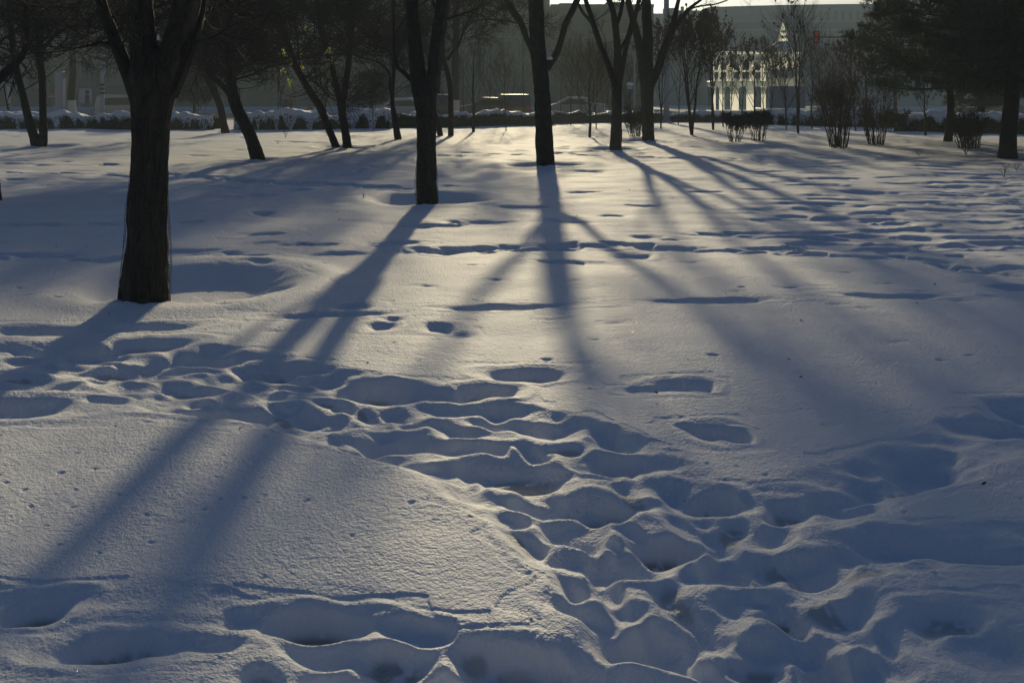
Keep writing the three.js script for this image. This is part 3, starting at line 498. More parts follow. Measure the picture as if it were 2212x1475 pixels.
tree({ ...dense, seed: 117, foot: [965, 293], label: 'crooked tree half hidden behind the two-stemmed trunk',
  limbs: [
    { pts: [[952, 296, 14], [946, 268, 13], [938, 244, 12], [930, 225, 11], [925, 200, 10]], ends: 0 },
    { pts: [[974, 296, 14], [974, 265, 13], [974, 235, 12], [973, 205, 12], [970, 175, 12], [964, 148, 11], [958, 126, 10], [957, 100, 9], [954, 40, 9], [952, -30, 8]], ends: 4, twigs: 10, from: 0.45, twigLen: 1.5 },
    { joined: 1, pts: [[966, 130, 8], [978, 112, 7], [990, 98, 6], [1000, 70, 6], [1012, 44, 6], [1030, 20, 5], [1060, 4, 4]], ends: 4, level: 3, len: 1.6, twigs: 14, twigLen: 1.5 },
    { joined: 1, pts: [[1002, 66, 5], [1020, 48, 4], [1050, 42, 3.4], [1090, 46, 3], [1120, 50, 2]], ends: 2, level: 3, len: 1.2, twigs: 8, twigLen: 1 },
  ] });
{ // fresh yellow-green leaves that still hang on the leaning trunk and its neighbour, lit through by the sun
  const R = rng(31), host = scene.children.find((o) => o.userData.label?.includes('green leaves hanging')), shift = host.position.clone().negate(), places = [];
  for (const [px, py, s, n] of [[606, 112, 10, 12], [628, 128, 10, 9], [572, 120, 7, 5], [590, 122, 8, 3], [658, 116, 12, 14], [652, 140, 6, 4], [612, 148, 7, 8], [623, 172, 7, 12], [625, 178, 4, 6], [600, 132, 7, 4], [710, 106, 8, 12], [712, 128, 9, 9], [697, 142, 4, 3], [706, 162, 5, 5], [712, 178, 3, 3], [655, 60, 8, 6], [588, 70, 8, 3]])
    for (let k = 0; k < n; k++) places.push([atDepth(px + (R() + R() - 1) * s, py + (R() + R() - 1) * s, 26.4 + R() * 1.6).add(shift)]);
  scatter('leaves', leafGeo, M.greenLeaf, places, host, R, 0.11);
}
// street trees with whitewashed feet
function streetTree(px, w, label, seed) {
  const d = 54, x = (px - CX) * d / F, g = base('street_tree', V(x, groundY(x, d), -d), label, 'tree', null), R = rng(seed), tb = new Tubes(), tw = new Tubes(), ww = new Tubes(), r = w / 2 * d / F;
  const P = [], rad = []; for (let k = 0; k <= 24; k++) { P.push(V(N(k * 0.2, seed) * 0.12, 1.15 + k * 0.3, 0)); rad.push(r * (1 - k * 0.013)); }
  tb.add(P, rad, 20, (a, v, q) => q * 0.08 * N(Math.cos(a) * 2, v * 2, Math.sin(a) * 2 + seed)).build('trunk', M.barkDark, g, true);
  ww.add([V(0, -0.1, 0), V(0, 0.3, 0), V(0, 0.7, 0), V(P[0].x, 1.15, 0)], [r * 1.12, r * 1.05, r * 1.02, r * 1.01], 20).build('whitewash_band', M.whitewash, g);
  const sprays = [];
  for (let k = 0; k < 12; k++) grow(tw, P[9 + k], V(R() - 0.5, 0.5 + R() * 0.4, R() - 0.5), 0.05, 2 + R(), 3, R, { kids: 4, thin: 0.006, sprays });
  for (let k = 0; k < 3; k++) grow(tw, P[24], V(R() - 0.5, 1, R() - 0.5), 0.1, 2.6, 3, R, { kids: 4, thin: 0.006, sprays });
  tw.build('crown', M.twig, g); addSprays(sprays, g, V(), R, M.twig);
}
streetTree(155, 16, 'street tree with whitewashed foot beyond the hedge, left of the striped pole', 3);
streetTree(984, 16, 'street tree with whitewashed foot beyond the hedge, just right of the crooked tree', 8);

// pines on the right
function pine(foot, w, h, reach, low, label, seed) {
  const f = onGround(...foot), R = rng(seed), g = base('pine_tree', V(f.x, groundY(f.x, f.d), -f.d), label, 'pine', null), tb = new Tubes(), br = new Tubes(), places = [], r = w / 2 * f.d / F;
  const P = [], rad = []; for (let k = 0; k <= 26; k++) { P.push(V(N(k * 0.15, seed) * 0.2 - N(0, seed) * 0.2, -0.15 + k / 26 * h, 0)); rad.push(r * (1.25 - ss(0, 0.06, k / 26) * 0.25) * (1 - 0.85 * k / 26) + 0.01); }
  tb.add(P, rad, 24, (a, v, q) => q * (0.08 * N(Math.cos(a) * 2, v * 1.4, Math.sin(a) * 2 + seed) + 0.06 * N(Math.cos(a) * 6, v * 5, Math.sin(a) * 6))).build('trunk', M.barkDark, g, true);
  for (let y = low; y < h - 0.2; y += 0.24 * (1 + R() * 0.5)) {
    const whorl = 5, a0 = R() * 6.28, t = (y - low) / (h - low), L = reach * (t < 0.18 ? 0.72 + t * 1.5 : 1 - 0.8 * Math.pow((t - 0.18) / 0.82, 1.3)), c = P[Math.min(26, Math.round((y + 0.15) / h * 26))];
    for (let k = 0; k < whorl; k++) {
      const a = a0 + k / whorl * 6.28 + R() * 0.5, l = L * (0.65 + R() * 0.45), pts = [], rr = [], droop = lerp(-0.12, 0.35, t) - R() * 0.12;
      for (let s = 0; s <= 6; s++) { const q = s / 6; pts.push(V(c.x + Math.cos(a) * l * q + (R() - 0.5) * 0.06, y + droop * l * q + 0.22 * l * q * q, Math.sin(a) * l * q + (R() - 0.5) * 0.06)); rr.push(lerp(0.035, 0.007, q)); }
      br.add(pts, rr, 4);
      const n = Math.round(l * 62);
      for (let s = 0; s < n; s++) {
        const q = 0.22 + 0.78 * Math.sqrt(R()), i = Math.min(5, Math.floor(q * 6)), p = pts[i].clone().lerp(pts[i + 1], q * 6 - i), off = 0.42 * l * (1.1 - q) + 0.1, out = V(Math.cos(a), 0, Math.sin(a));
        p.add(V((R() - 0.5) * 2 * off, (R() - 0.5) * 0.9 * off + 0.03, (R() - 0.5) * 2 * off));
        places.push([p, V(out.x * 0.8 + (R() - 0.5), 0.35 + R() * 0.6, out.z * 0.8 + (R() - 0.5)).normalize()]);
      }
    }
  }
  br.build('branches', M.barkDark, g);
  scatter('needles', tuftGeo, M.needle, places, g, R, 0.2);
}
pine([2178, 341], 34, 9.5, 3.6, 1.9, 'tall pine at the right edge with a thick bare lower trunk', 51);
pine([2048, 306], 16, 8.5, 3.5, 1.75, 'bushy pine left of the one at the right edge, thinner trunk', 52);
pine([2400, 330], 30, 9, 3.6, 1.6, 'pine cut off by the right edge, only its outer boughs showing', 53);
pine([2120, 272], 18, 6, 2.4, 1.0, 'low pine behind the others near the snowy hedge on the right', 54);

// young trees with steep wand-like branches
function sapling(px, py, top, wide, label, seed, o = {}) {
  const f = onGround(px, py), R = rng(seed), g = base(o.name ?? 'young_tree', V(f.x, groundY(f.x, f.d), -f.d), label, o.category ?? 'young tree', o.group), tb = new Tubes(), tw = new Tubes(), tips = [];
  const h = (py - top) * f.d / F, sp = wide / 2 * f.d / F, stems = o.stems ?? 1, r = o.r ?? 0.03;
  for (let s = 0; s < stems; s++) {
    const P = [], rad = [], lean = (R() - 0.5) * (stems > 1 ? 0.8 : 0.25), lz = (R() - 0.5) * 0.5, n = 12, th = h * (0.8 + R() * 0.2);
    for (let k = 0; k <= n; k++) { const q = k / n; P.push(V(lean * sp * q * 1.3 + N(q * 3, seed, s) * 0.08, -0.06 + th * q, lz * sp * q + N(q * 3, seed + 9, s) * 0.08)); rad.push(lerp(r * (stems > 1 ? 0.75 : 1), 0.006, q)); }
    tb.add(P, rad, 8);
    const nb = o.branches ?? 12;
    for (let k = 0; k < nb; k++) {
      const q = (o.first ?? 0.22) + (0.95 - (o.first ?? 0.22)) * (k + R()) / nb, i = Math.min(n - 1, Math.floor(q * n)), a = R() * 6.28, out = o.out ?? 0.45;
      grow(tw, P[i].clone().lerp(P[i + 1], q * n - i), V(Math.cos(a) * out, 1 - out * 0.5, Math.sin(a) * out), lerp(0.014, 0.006, q), (1.05 - q) * th * 0.55 + sp * 0.45, o.level ?? 2, R, { kids: 4, thin: 0.0045, spread: 0.5, up: 0.25, wiggle: 0.25, tips });
    }
  }
  tb.build('stem', o.mat ?? M.twig, g); tw.build('branches', o.twigMat ?? M.twig, g);
  if (o.leaves) scatter('leaves', leafGeo, M.deadLeaf, tips.flatMap(([a, b]) => (R() < o.leaves && (a.y > h * (o.leafFrom ?? 0.4)) ? [[a], [b], [a.clone().lerp(b, 0.5)]] : [])), g, R, o.leafSize ?? 0.14);
}
sapling(1023, 284, 60, 90, 'bare young tree right of the second whitewashed street tree', 201, { r: 0.07, out: 0.42 });
sapling(1093, 281, 110, 90, 'very thin bare young tree left of the straight middle trunk', 202, { r: 0.025, branches: 10 });
sapling(1233, 270, 95, 60, 'spindly bare young tree right of the straight middle trunk', 203, { r: 0.03 });
sapling(1274, 296, 85, 110, 'bare young tree with bent dark stem, in front of the low hedge', 204, { r: 0.055, branches: 16 });
sapling(1288, 279, 120, 90, 'reddish bare bush tree left of the slim forked tree', 205, { r: 0.03, stems: 2, twigMat: M.twigRed });
sapling(1428, 279, 60, 80, 'young tree with withered leaves behind the broad fifth trunk', 206, { r: 0.045, leaves: 0.5, leafFrom: 0.45, stems: 2 });
sapling(1495, 292, 55, 110, 'young tree full of dark withered leaves, tallest of the leafy ones', 207, { r: 0.075, leaves: 0.5, leafFrom: 0.42, stems: 3, branches: 10, leafSize: 0.15, out: 0.3 });
sapling(1541, 281, 28, 80, 'narrow leafy young tree with a plume of withered leaves at its top', 208, { r: 0.06, leaves: 0.6, leafFrom: 0.5, stems: 2, out: 0.22, branches: 12, leafSize: 0.15 });
sapling(1563, 274, 70, 60, 'young tree with withered leaves at the left end of the ice palace', 209, { r: 0.035, leaves: 0.3, leafFrom: 0.7 });
sapling(1603, 274, 110, 60, 'thin young tree with few leaves before the ice palace pillars', 210, { r: 0.03, leaves: 0.25, leafFrom: 0.65, branches: 9, out: 0.35 });
sapling(1632, 276, 75, 70, 'young tree before the right end of the ice palace, leaf tufts on top', 211, { r: 0.05, leaves: 0.22, leafFrom: 0.7, branches: 12 });
sapling(1668, 268, 100, 60, 'young tree before the left side of the ice tower, hung with leaves', 212, { r: 0.03, leaves: 0.35, leafFrom: 0.6, out: 0.25 });
sapling(1700, 280, 110, 70, 'bushy young tree before the right side of the ice tower', 213, { r: 0.035, stems: 2, leaves: 0.2, leafFrom: 0.6, branches: 9 });
sapling(1725, 288, 15, 100, 'tall bare young tree right of the ice tower, a few leaves at its tips', 214, { r: 0.06, leaves: 0.06, leafFrom: 0.7, stems: 2, out: 0.3 });
sapling(1755, 277, 60, 80, 'bare young tree under the red traffic light', 215, { r: 0.035, leaves: 0.06, leafFrom: 0.6 });
sapling(1850, 284, 80, 90, 'reddish young tree at the left rim of the pines', 216, { r: 0.035, stems: 2, leaves: 0.3, leafFrom: 0.3, twigMat: M.twigRed });
sapling(1875, 295, 110, 80, 'dark young tree under the left boughs of the pines', 217, { r: 0.05, leaves: 0.2, leafFrom: 0.3 });
sapling(2000, 294, 120, 60, 'thin bare young tree between the two pine trunks', 218, { r: 0.045 });
sapling(602, 271, 90, 60, 'thin young tree with twin stems against the snowy left hedge', 219, { r: 0.03, stems: 2, branches: 7, out: 0.3 });
sapling(806, 283, 190, 30, 'single bare wand standing by the round evergreen', 220, { r: 0.014, branches: 4, level: 1 });
const behind = { r: 0.03, branches: 12, out: 0.5, leaves: 0 };
sapling(1058, 262, 70, 80, 'hazy bare young tree beyond the hedge, left of the thin one by the middle trunk', 221, behind);
sapling(1132, 262, 40, 90, 'hazy bare young tree beyond the hedge just left of the middle trunk', 222, behind);
sapling(1212, 261, 80, 70, 'hazy bare young tree beyond the hedge just right of the middle trunk', 223, behind);
sapling(1256, 263, 60, 90, 'hazy reddish young tree beyond the hedge, tallest left of the slim forked tree', 224, { ...behind, twigMat: M.twigRed, stems: 2 });
sapling(1308, 262, 96, 70, 'hazy reddish bush beyond the hedge touching the slim forked tree', 225, { ...behind, twigMat: M.twigRed, stems: 3 });
sapling(1352, 264, 130, 60, 'hazy bare bush beyond the hedge between slim and broad trunks', 226, { ...behind, stems: 3 });
sapling(1000, 264, 120, 60, 'hazy bare young tree beyond the hedge beside the second whitewashed street tree', 227, behind);
sapling(1465, 268, 60, 70, 'bare young tree left of the tallest leafy one', 228, { ...behind, leaves: 0.3, leafFrom: 0.6 });
sapling(1580, 268, 95, 60, 'slender twiggy young tree crossing the left pillars of the ice palace', 229, { ...behind, out: 0.35 });
sapling(1650, 266, 85, 60, 'slender twiggy young tree at the gap between ice palace and ice tower', 230, { ...behind, out: 0.35, leaves: 0.15, leafFrom: 0.6 });
sapling(1780, 266, 100, 90, 'fine hazy bush tree left of the pines, behind the large brown shrub', 231, { ...behind, stems: 3 });
sapling(420, 268, 110, 80, 'dark bare bush right of the nearest trunk beyond the hedge', 232, { ...behind, stems: 3 });
sapling(700, 262, 120, 80, 'dark bare bush beyond the hedge between the leaning trunks', 233, { ...behind, stems: 2 });
// clumps of shrubs, many stems from the ground
function shrub(px, py, top, wide, label, seed, o = {}) {
  const f = onGround(px, py), R = rng(seed), g = base('shrub', V(f.x, groundY(f.x, f.d), -f.d), label, 'shrub', null), st = new Tubes(), tw = new Tubes(), tips = [], h = (py - top) * f.d / F, sp = wide / 2 * f.d / F;
  for (let s = 0; s < (o.stems ?? 22); s++) {
    const a = R() * 6.28, b = Math.sqrt(R()), x0 = Math.cos(a) * b * sp * (o.foot ?? 0.5), z0 = Math.sin(a) * b * sp * 0.6, x1 = Math.cos(a) * b * sp + (R() - 0.5) * 0.2, z1 = Math.sin(a) * b * sp, th = h * (0.6 + R() * 0.4), P = [], rad = [];
    for (let k = 0; k <= 6; k++) { const q = k / 6; P.push(V(lerp(x0, x1, q * q * 0.4 + q * 0.6) + N(q * 4, s, seed) * 0.05, -0.05 + th * q, lerp(z0, z1, q) + N(q * 4, s + 50, seed) * 0.05)); rad.push(lerp(0.013, 0.005, q)); }
    st.add(P, rad, 5);
    for (let k = 0; k < (o.branches ?? 7); k++) { const i = clamp(Math.floor((o.from ?? 0.35) * 6 + R() * 4), 0, 5); grow(tw, P[i], V(R() - 0.5, 0.5 + R() * 0.5, R() - 0.5), 0.007, h * (o.reach ?? 0.28), 2, R, { kids: 4, thin: 0.0045, spread: 0.75, tips, up: 0.1 }); }
  }
  st.build('stems', M.twig, g); tw.build('branches', o.red ? M.twigRed : M.twig, g);
  if (o.leaves) scatter('leaves', leafGeo, M.deadLeaf, tips.flatMap(([a]) => (R() < o.leaves ? [[a]] : [])), g, R, 0.07);
}
shrub(1370, 294, 232, 56, 'twiggy shrub between the slim and the broad trunk', 301, { stems: 20, branches: 5 });
shrub(1588, 307, 250, 50, 'left of two flat-topped clipped shrubs before the ice palace', 302, { stems: 14, from: 0.62, branches: 8, reach: 0.3, leaves: 0.35 });
shrub(1640, 306, 248, 66, 'right of two flat-topped clipped shrubs before the ice palace', 303, { stems: 18, from: 0.62, branches: 8, reach: 0.3, leaves: 0.35 });
shrub(1812, 318, 168, 104, 'large brown shrub with fanning stems before the pines', 304, { stems: 42, branches: 2, reach: 0.26, foot: 0.3, leaves: 0.1, red: 1 });
shrub(1894, 311, 196, 80, 'brown shrub right of the large fanning one', 305, { stems: 32, branches: 2, reach: 0.26, foot: 0.35, leaves: 0.1, red: 1 });
shrub(1932, 285, 238, 60, 'small shrub at the hedge behind the brown ones', 306, { stems: 16, branches: 7, leaves: 0.3 });
shrub(2096, 319, 235, 84, 'round shrub between the pine trunks', 307, { stems: 38, branches: 3, reach: 0.26, leaves: 0.12, from: 0.25 });
shrub(1790, 262, 150, 80, 'hazy bare bush behind the large brown shrub', 308, { stems: 16, branches: 7 });
// bits of stalk and twig in the snow
function stalk(px, py, h, label, seed) {
  const f = onGround(px, py), R = rng(seed), g = base('dry_stalk', V(f.x, groundY(f.x, f.d), -f.d), label, 'twig', null), tb = new Tubes();
  for (let k = 0; k < 3; k++) grow(tb, V(0, -0.03, 0), V((R() - 0.5) * 0.9, 1, (R() - 0.5) * 0.4), Math.min(0.009, h * 0.03), h * (0.7 + R() * 0.4), 1, R, { kids: 3, thin: Math.min(0.004, h * 0.018) });
  tb.build('stem', M.twig, g);
}
stalk(616, 296, 0.4, 'forked dry stalk sticking out of the snow left of the leaning trunk', 41);
stalk(2170, 377, 0.22, 'little dry stalk in the snow at the right, left of another', 42);
stalk(2196, 366, 0.18, 'little dry stalk in the snow nearest the right edge', 43);
stalk(2088, 334, 0.3, 'dry stalk in the snow below the round shrub', 44);
stalk(1986, 336, 0.2, 'short dry stalk left of the stalk below the round shrub', 45);
stalk(728, 458, 0.045, 'tiny dark twig lying in open snow left of the two-stemmed trunk', 46);
stalk(600, 312, 0.09, 'dark leaf scrap on the snow below the forked stalk', 47);
stalk(784, 430, 0.1, 'bent dry stalk at the rim of the hollow left of the two-stemmed trunk', 48);

// ---------------------------------------------------------------- hedges under snow, round evergreens
function hedge(name, x0, y0, x1, y1, h, depth, snowy, label, seed, drop = 0.3) {
  const a = onGround(x0, y0), b = onGround(x1, y1), L = Math.hypot(b.x - a.x, b.d - a.d), R = rng(seed), mid = V((a.x + b.x) / 2, 0, -(a.d + b.d) / 2), turn = Math.atan2(b.d - a.d, b.x - a.x);
  const g = base(name, mid, label, 'hedge', null, turn), top = (x, z) => h * (0.88 + 0.34 * N(x * 0.42, seed, z * 0.6) + 0.2 * N(x * 1.5, seed + 4, z * 1.6) + 0.07 * N(x * 4.2, seed + 8, z * 3)), n = Math.ceil(L / 0.1);
  // the woody core
  const P = [], I = [], ring = [[-0.5, 0], [-0.52, 0.6], [-0.4, 0.93], [-0.15, 1], [0.15, 1], [0.4, 0.93], [0.52, 0.6], [0.5, 0]];
  for (let k = 0; k <= n; k++) ring.forEach(([z, y], j) => { const x = -L / 2 + L * k / n; P.push(x, y * top(x, z) * 0.9 - (y ? 0 : 0.1), z * depth * (1 + 0.25 * N(x * 2, y * 3, seed))); if (k && j) { const q = P.length / 3 - 1; I.push(q, q - 1, q - 8, q - 1, q - 9, q - 8); } });
  const core = new THREE.BufferGeometry(); core.setAttribute('position', new THREE.Float32BufferAttribute(P, 3)); core.setIndex(I); core.computeVertexNormals();
  mesh('branches', core, M.hedgeCore, g);
  const places = [];
  for (let k = 0; k < L * 520; k++) { const x = (R() - 0.5) * L, y = R(), up = R() < 0.35, z = up ? (R() - 0.5) * depth : depth * (0.5 + (R() - 0.25) * 0.3); places.push([V(x, up ? top(x, 0) * (0.92 + R() * 0.1) : 0.03 + y * top(x, z) * 0.93, z)]); }
  scatter('leaves', leafGeo, M.hedge, places, g, R, 0.08);
  // the mantle of snow: humps on top, tongues hanging down the front
  if (!snowy) return g;
  const m = Math.ceil(L / 0.055), SP = [], SI = [], W = 15;
  for (let k = 0; k <= m; k++) {
    const x = -L / 2 + L * k / m, cover = ss(-0.35, 0.25, N(x * 0.62, seed + 7, 2) + 0.4 * N(x * 2.1, seed + 9, 4) + snowy - 0.5), tongue = drop * (0.25 + 1.3 * ss(-0.25, 0.55, N(x * 2.3, seed + 20, 5) + 0.5 * N(x * 6.5, seed + 21, 5))) * cover, thick = 0.03 + cover * (0.1 + 0.12 * N(x * 1.1, seed + 30, 1) + 0.09 * N(x * 2.9, seed + 31, 1));
    for (let j = 0; j < W; j++) {
      const q = j / (W - 1); let y, z;
      if (q < 0.6) { const s = q / 0.6; z = lerp(-0.56, 0.5, s) * depth; y = top(x, z / depth) + thick * (0.25 + 0.75 * Math.pow(s, 1.4)) * (s > 0.9 ? 1 - (s - 0.9) * 1.2 : 1) + 0.05 * s - (s === 0 ? 0.15 : 0) - (1 - cover) * 0.1; }
      else { const s = (q - 0.6) / 0.4; z = depth * (0.5 + 0.1 * Math.sin(s * Math.PI * 0.9) + 0.04) * (s > 0.97 ? 0.85 : 1); y = top(x, 0.5) + (thick * 0.88 + 0.05) * (1 - s * s) - tongue * s - (1 - cover) * 0.1; }
      SP.push(x, y, z + 0.03 * N(x * 3, q * 4, seed)); if (k && j) { const i = SP.length / 3 - 1; SI.push(i, i - 1, i - W, i - 1, i - W - 1, i - W); }
    }
  }
  const cap = new THREE.BufferGeometry(); cap.setAttribute('position', new THREE.Float32BufferAttribute(SP, 3)); cap.setIndex(SI); cap.computeVertexNormals();
  mesh('snow_cap', cap, M.snowPlain, g);
  return g;
}
hedge('snowy_hedge', -130, 277, 470, 278.5, 0.66, 0.9, 0.62, 'long clipped hedge at the far left, snow draped over it', 61, 0.5);
hedge('snowy_hedge', 505, 280, 850, 277, 0.72, 0.9, 0.85, 'clipped hedge with the thickest snow mantle, behind the leaning trunks', 62, 0.66);
hedge('snowy_hedge', 858, 275.5, 1185, 268.5, 0.6, 0.8, 0.5, 'low thin hedge in the middle with a light snow crest', 63, 0.16);
hedge('snowy_hedge', 1192, 266, 1420, 263, 0.62, 0.8, 0.28, 'nearly bare hedge behind the slim trunk', 64, 0.1);
hedge('snowy_hedge', 1425, 262.5, 1665, 263.5, 0.42, 0.8, 0.6, 'low hedge in front of the ice palace', 65, 0.15);
hedge('snowy_hedge', 1672, 268, 1935, 276, 0.66, 0.9, 0.8, 'hedge heaped with blue snow below the traffic light', 66, 0.6);
hedge('snowy_hedge', 1940, 283, 2330, 291, 0.72, 0.9, 0.62, 'hedge under the pines on the right, dark below its snow', 67, 0.36);
function evergreen(px, py, top, wide, label, seed, d) {
  const R = rng(seed), p = atDepth(px, py, d), g = base('round_evergreen', V(p.x, groundY(p.x, d), -d), label, 'evergreen', null), h = (py - top) * d / F, r = wide / 2 * d / F, y0 = p.y - groundY(p.x, d) + h * 0.5, places = [], tb = new Tubes();
  tb.add([V(0, -0.1, 0), V(0, y0 * 0.6, 0), V(0, y0 + h * 0.2, 0)], [0.05, 0.045, 0.02], 8).build('trunk', M.barkDark, g);
  for (let k = 0; k < 4200; k++) { const v = V(R() - 0.5, R() - 0.5, R() - 0.5).normalize(), q = 0.45 + 0.6 * Math.sqrt(R()), b = (1 + 0.28 * N(v.x * 2.2, v.y * 2.2 + seed, v.z * 2.2)) * (1 - 0.25 * ss(0.2, 1, v.y)); places.push([V(v.x * r * q * b, y0 + v.y * h * 0.5 * q * b, v.z * r * q * b), v.clone()]); }
  scatter('needles', tuftGeo, M.needle, places, g, R, 0.1);
}
evergreen(802, 232, 143, 84, 'dark round evergreen standing behind the thick-snowed hedge', 71, 49);
evergreen(418, 226, 150, 96, 'dark broad evergreen behind the nearest trunk, right of it', 72, 48);

// ---------------------------------------------------------------- street furniture
const foot = (px, d) => V((px - CX) * d / F, d > 58.5 ? -0.28 : groundY((px - CX) * d / F, d), -d);
function stripedPole(px, d, w, h, bands, label) {
  const g = base('street_pole', foot(px, d), label, 'pole', null), r = w / 2 * d / F;
  mesh('pole', cyl(r, r * 0.8, h, 0, h / 2, 0), M.pole, g);
  mesh('base_plate', cyl(r * 1.7, r * 1.5, 0.12, 0, 0.06, 0), M.pole, g);
  for (const y of bands) mesh('black_band', cyl(r * 1.03, r * 1.03, 0.15, 0, y, 0), M.poleDark, g);
  return g;
}
stripedPole(220, 57, 9, 8, [1.62, 1.87, 2.1], 'pale street pole with three black bands, left of the nearest trunk');
stripedPole(17, 57, 7, 6, [0.55, 0.75, 0.95], 'pale street pole with black bands at the far left');
{
  const g = stripedPole(1440, 52, 13, 9, [], 'tall grey lamp post rising behind the broad fifth trunk'), r = 0.157;
  mesh('collar', cyl(r * 1.25, r * 1.1, 0.25, 0, 5.3, 0), M.pole, g);
  mesh('arm', moved(new THREE.CylinderGeometry(0.04, 0.05, 2.2, 12), 1.0, 8.85, 0, 0, 0, Math.PI / 2), M.pole, g);
  mesh('lamp_head', rbox(0.9, 0.14, 0.32, 0.05, 2.2, 8.84, 0), M.pole, g);
}
{
  const g = base('sign_pillar', foot(128, 57), 'grey-blue sign pillar beyond the hedge at the left', 'pillar', null);
  mesh('body', rbox(0.46, 2.75, 0.3, 0.03, 0, 1.37, 0), M.concrete, g);
  mesh('edge_strip', box(0.04, 2.5, 0.34, 0.26, 1.25, 0), std(0.45, 0.46, 0.46, 0.5), g);
  mesh('cap', rbox(0.54, 0.1, 0.38, 0.03, -0.01, 2.8, 0), M.pole, g);
  const b = base('bollard', foot(141, 57), 'thin bollard standing against the grey-blue sign pillar', 'bollard', null);
  mesh('post', cyl(0.05, 0.05, 0.8, 0.06, 0.4, 0), M.concrete, b); mesh('head', rbox(0.16, 0.16, 0.16, 0.03, 0.06, 0.85, 0), M.pole, b);
}
{
  const g = base('poster_board', foot(183, 57.6), 'pale poster board with a dark shape, beyond the hedge', 'board', null);
  mesh('panel', rbox(0.74, 0.86, 0.06, 0.01, 0, 1.6, 0), std(0.36, 0.37, 0.44, 0.7), g);
  mesh('print', merge(moved(new THREE.CircleGeometry(0.13, 20), 0.12, 1.82, 0.033), box(0.26, 0.5, 0.004, 0.12, 1.42, 0.032)), std(0.06, 0.06, 0.09, 0.7), g);
  mesh('leg', box(0.06, 1.15, 0.05, -0.36, 0.55, -0.01), M.pole, g); mesh('leg', box(0.06, 1.15, 0.05, 0.36, 0.55, -0.01), M.pole, g);
}
{
  const g = base('shop_sign', foot(110, 96), 'small orange and white sign on a post, left of the sign pillar', 'sign', null);
  mesh('orange_panel', rbox(0.72, 0.16, 0.1, 0.02, 0, 1.6, 0), std(0.8, 0.2, 0.02, 0.6), g); mesh('white_panel', rbox(0.66, 0.09, 0.1, 0.02, 0.04, 1.4, 0), std(0.6, 0.62, 0.62, 0.6), g); mesh('post', cyl(0.04, 0.04, 1.6, 0, 0.75, -0.08), M.pole, g);
}
{
  const g = base('metal_post', foot(1371, 50), 'slender grey post left of the broad fifth trunk', 'post', null);
  mesh('post', cyl(0.05, 0.045, 3.6, 0, 1.8, 0), M.pole, g); mesh('cap', rbox(0.16, 0.12, 0.16, 0.03, 0, 3.64, 0), M.pole, g);
  const b = base('post_box', foot(1361, 49), 'snow-capped post box on a stand left of the slender post', 'post', null);
  mesh('stand', cyl(0.06, 0.05, 1.75, 0, 0.87, 0), M.poleDark, b); mesh('box', rbox(0.26, 0.22, 0.22, 0.04, 0, 1.84, 0), M.pole, b); const s = mesh('snow_cap', snowLump(0.16, 0.1, 0.14, 4), M.snowPlain, b); s.position.y = 1.98;
}
{ // traffic light on a mast arm
  const d = 57.4, p = atDepth(1764, 80, d), g = base('traffic_light', foot(1935, d), 'traffic light with two red lamps on a long arm, before the grey building', 'traffic light', null), x = p.x - g.position.x, y = p.y - g.position.y;
  const red = std(0.55, 0.05, 0.03, 0.4, { emissive: new THREE.Color().setRGB(0.10, 0.012, 0.006) });
  mesh('pole', cyl(0.11, 0.08, 6, 0, 3, 0), M.poleDark, g);
  mesh('arm', moved(new THREE.CylinderGeometry(0.035, 0.05, -x - 0.15, 12), (x + 0.15) / 2, y, 0, 0, 0, Math.PI / 2), M.poleDark, g);
  const head = mesh('housing', rbox(0.34, 0.74, 0.2, 0.03, x, y, 0), std(0.1, 0.022, 0.018, 0.7), g);
  for (const s of [0.19, -0.18]) { mesh('lamp', moved(new THREE.CylinderGeometry(0.12, 0.12, 0.03, 24), x, y + s, 0.112, Math.PI / 2), red, g); const v = mesh('visor', moved(new THREE.CylinderGeometry(0.145, 0.145, 0.16, 20, 1, true, -Math.PI / 2, Math.PI), x, y + s, 0.18, -Math.PI / 2), std(0.1, 0.022, 0.018, 0.7, both), g); }
}
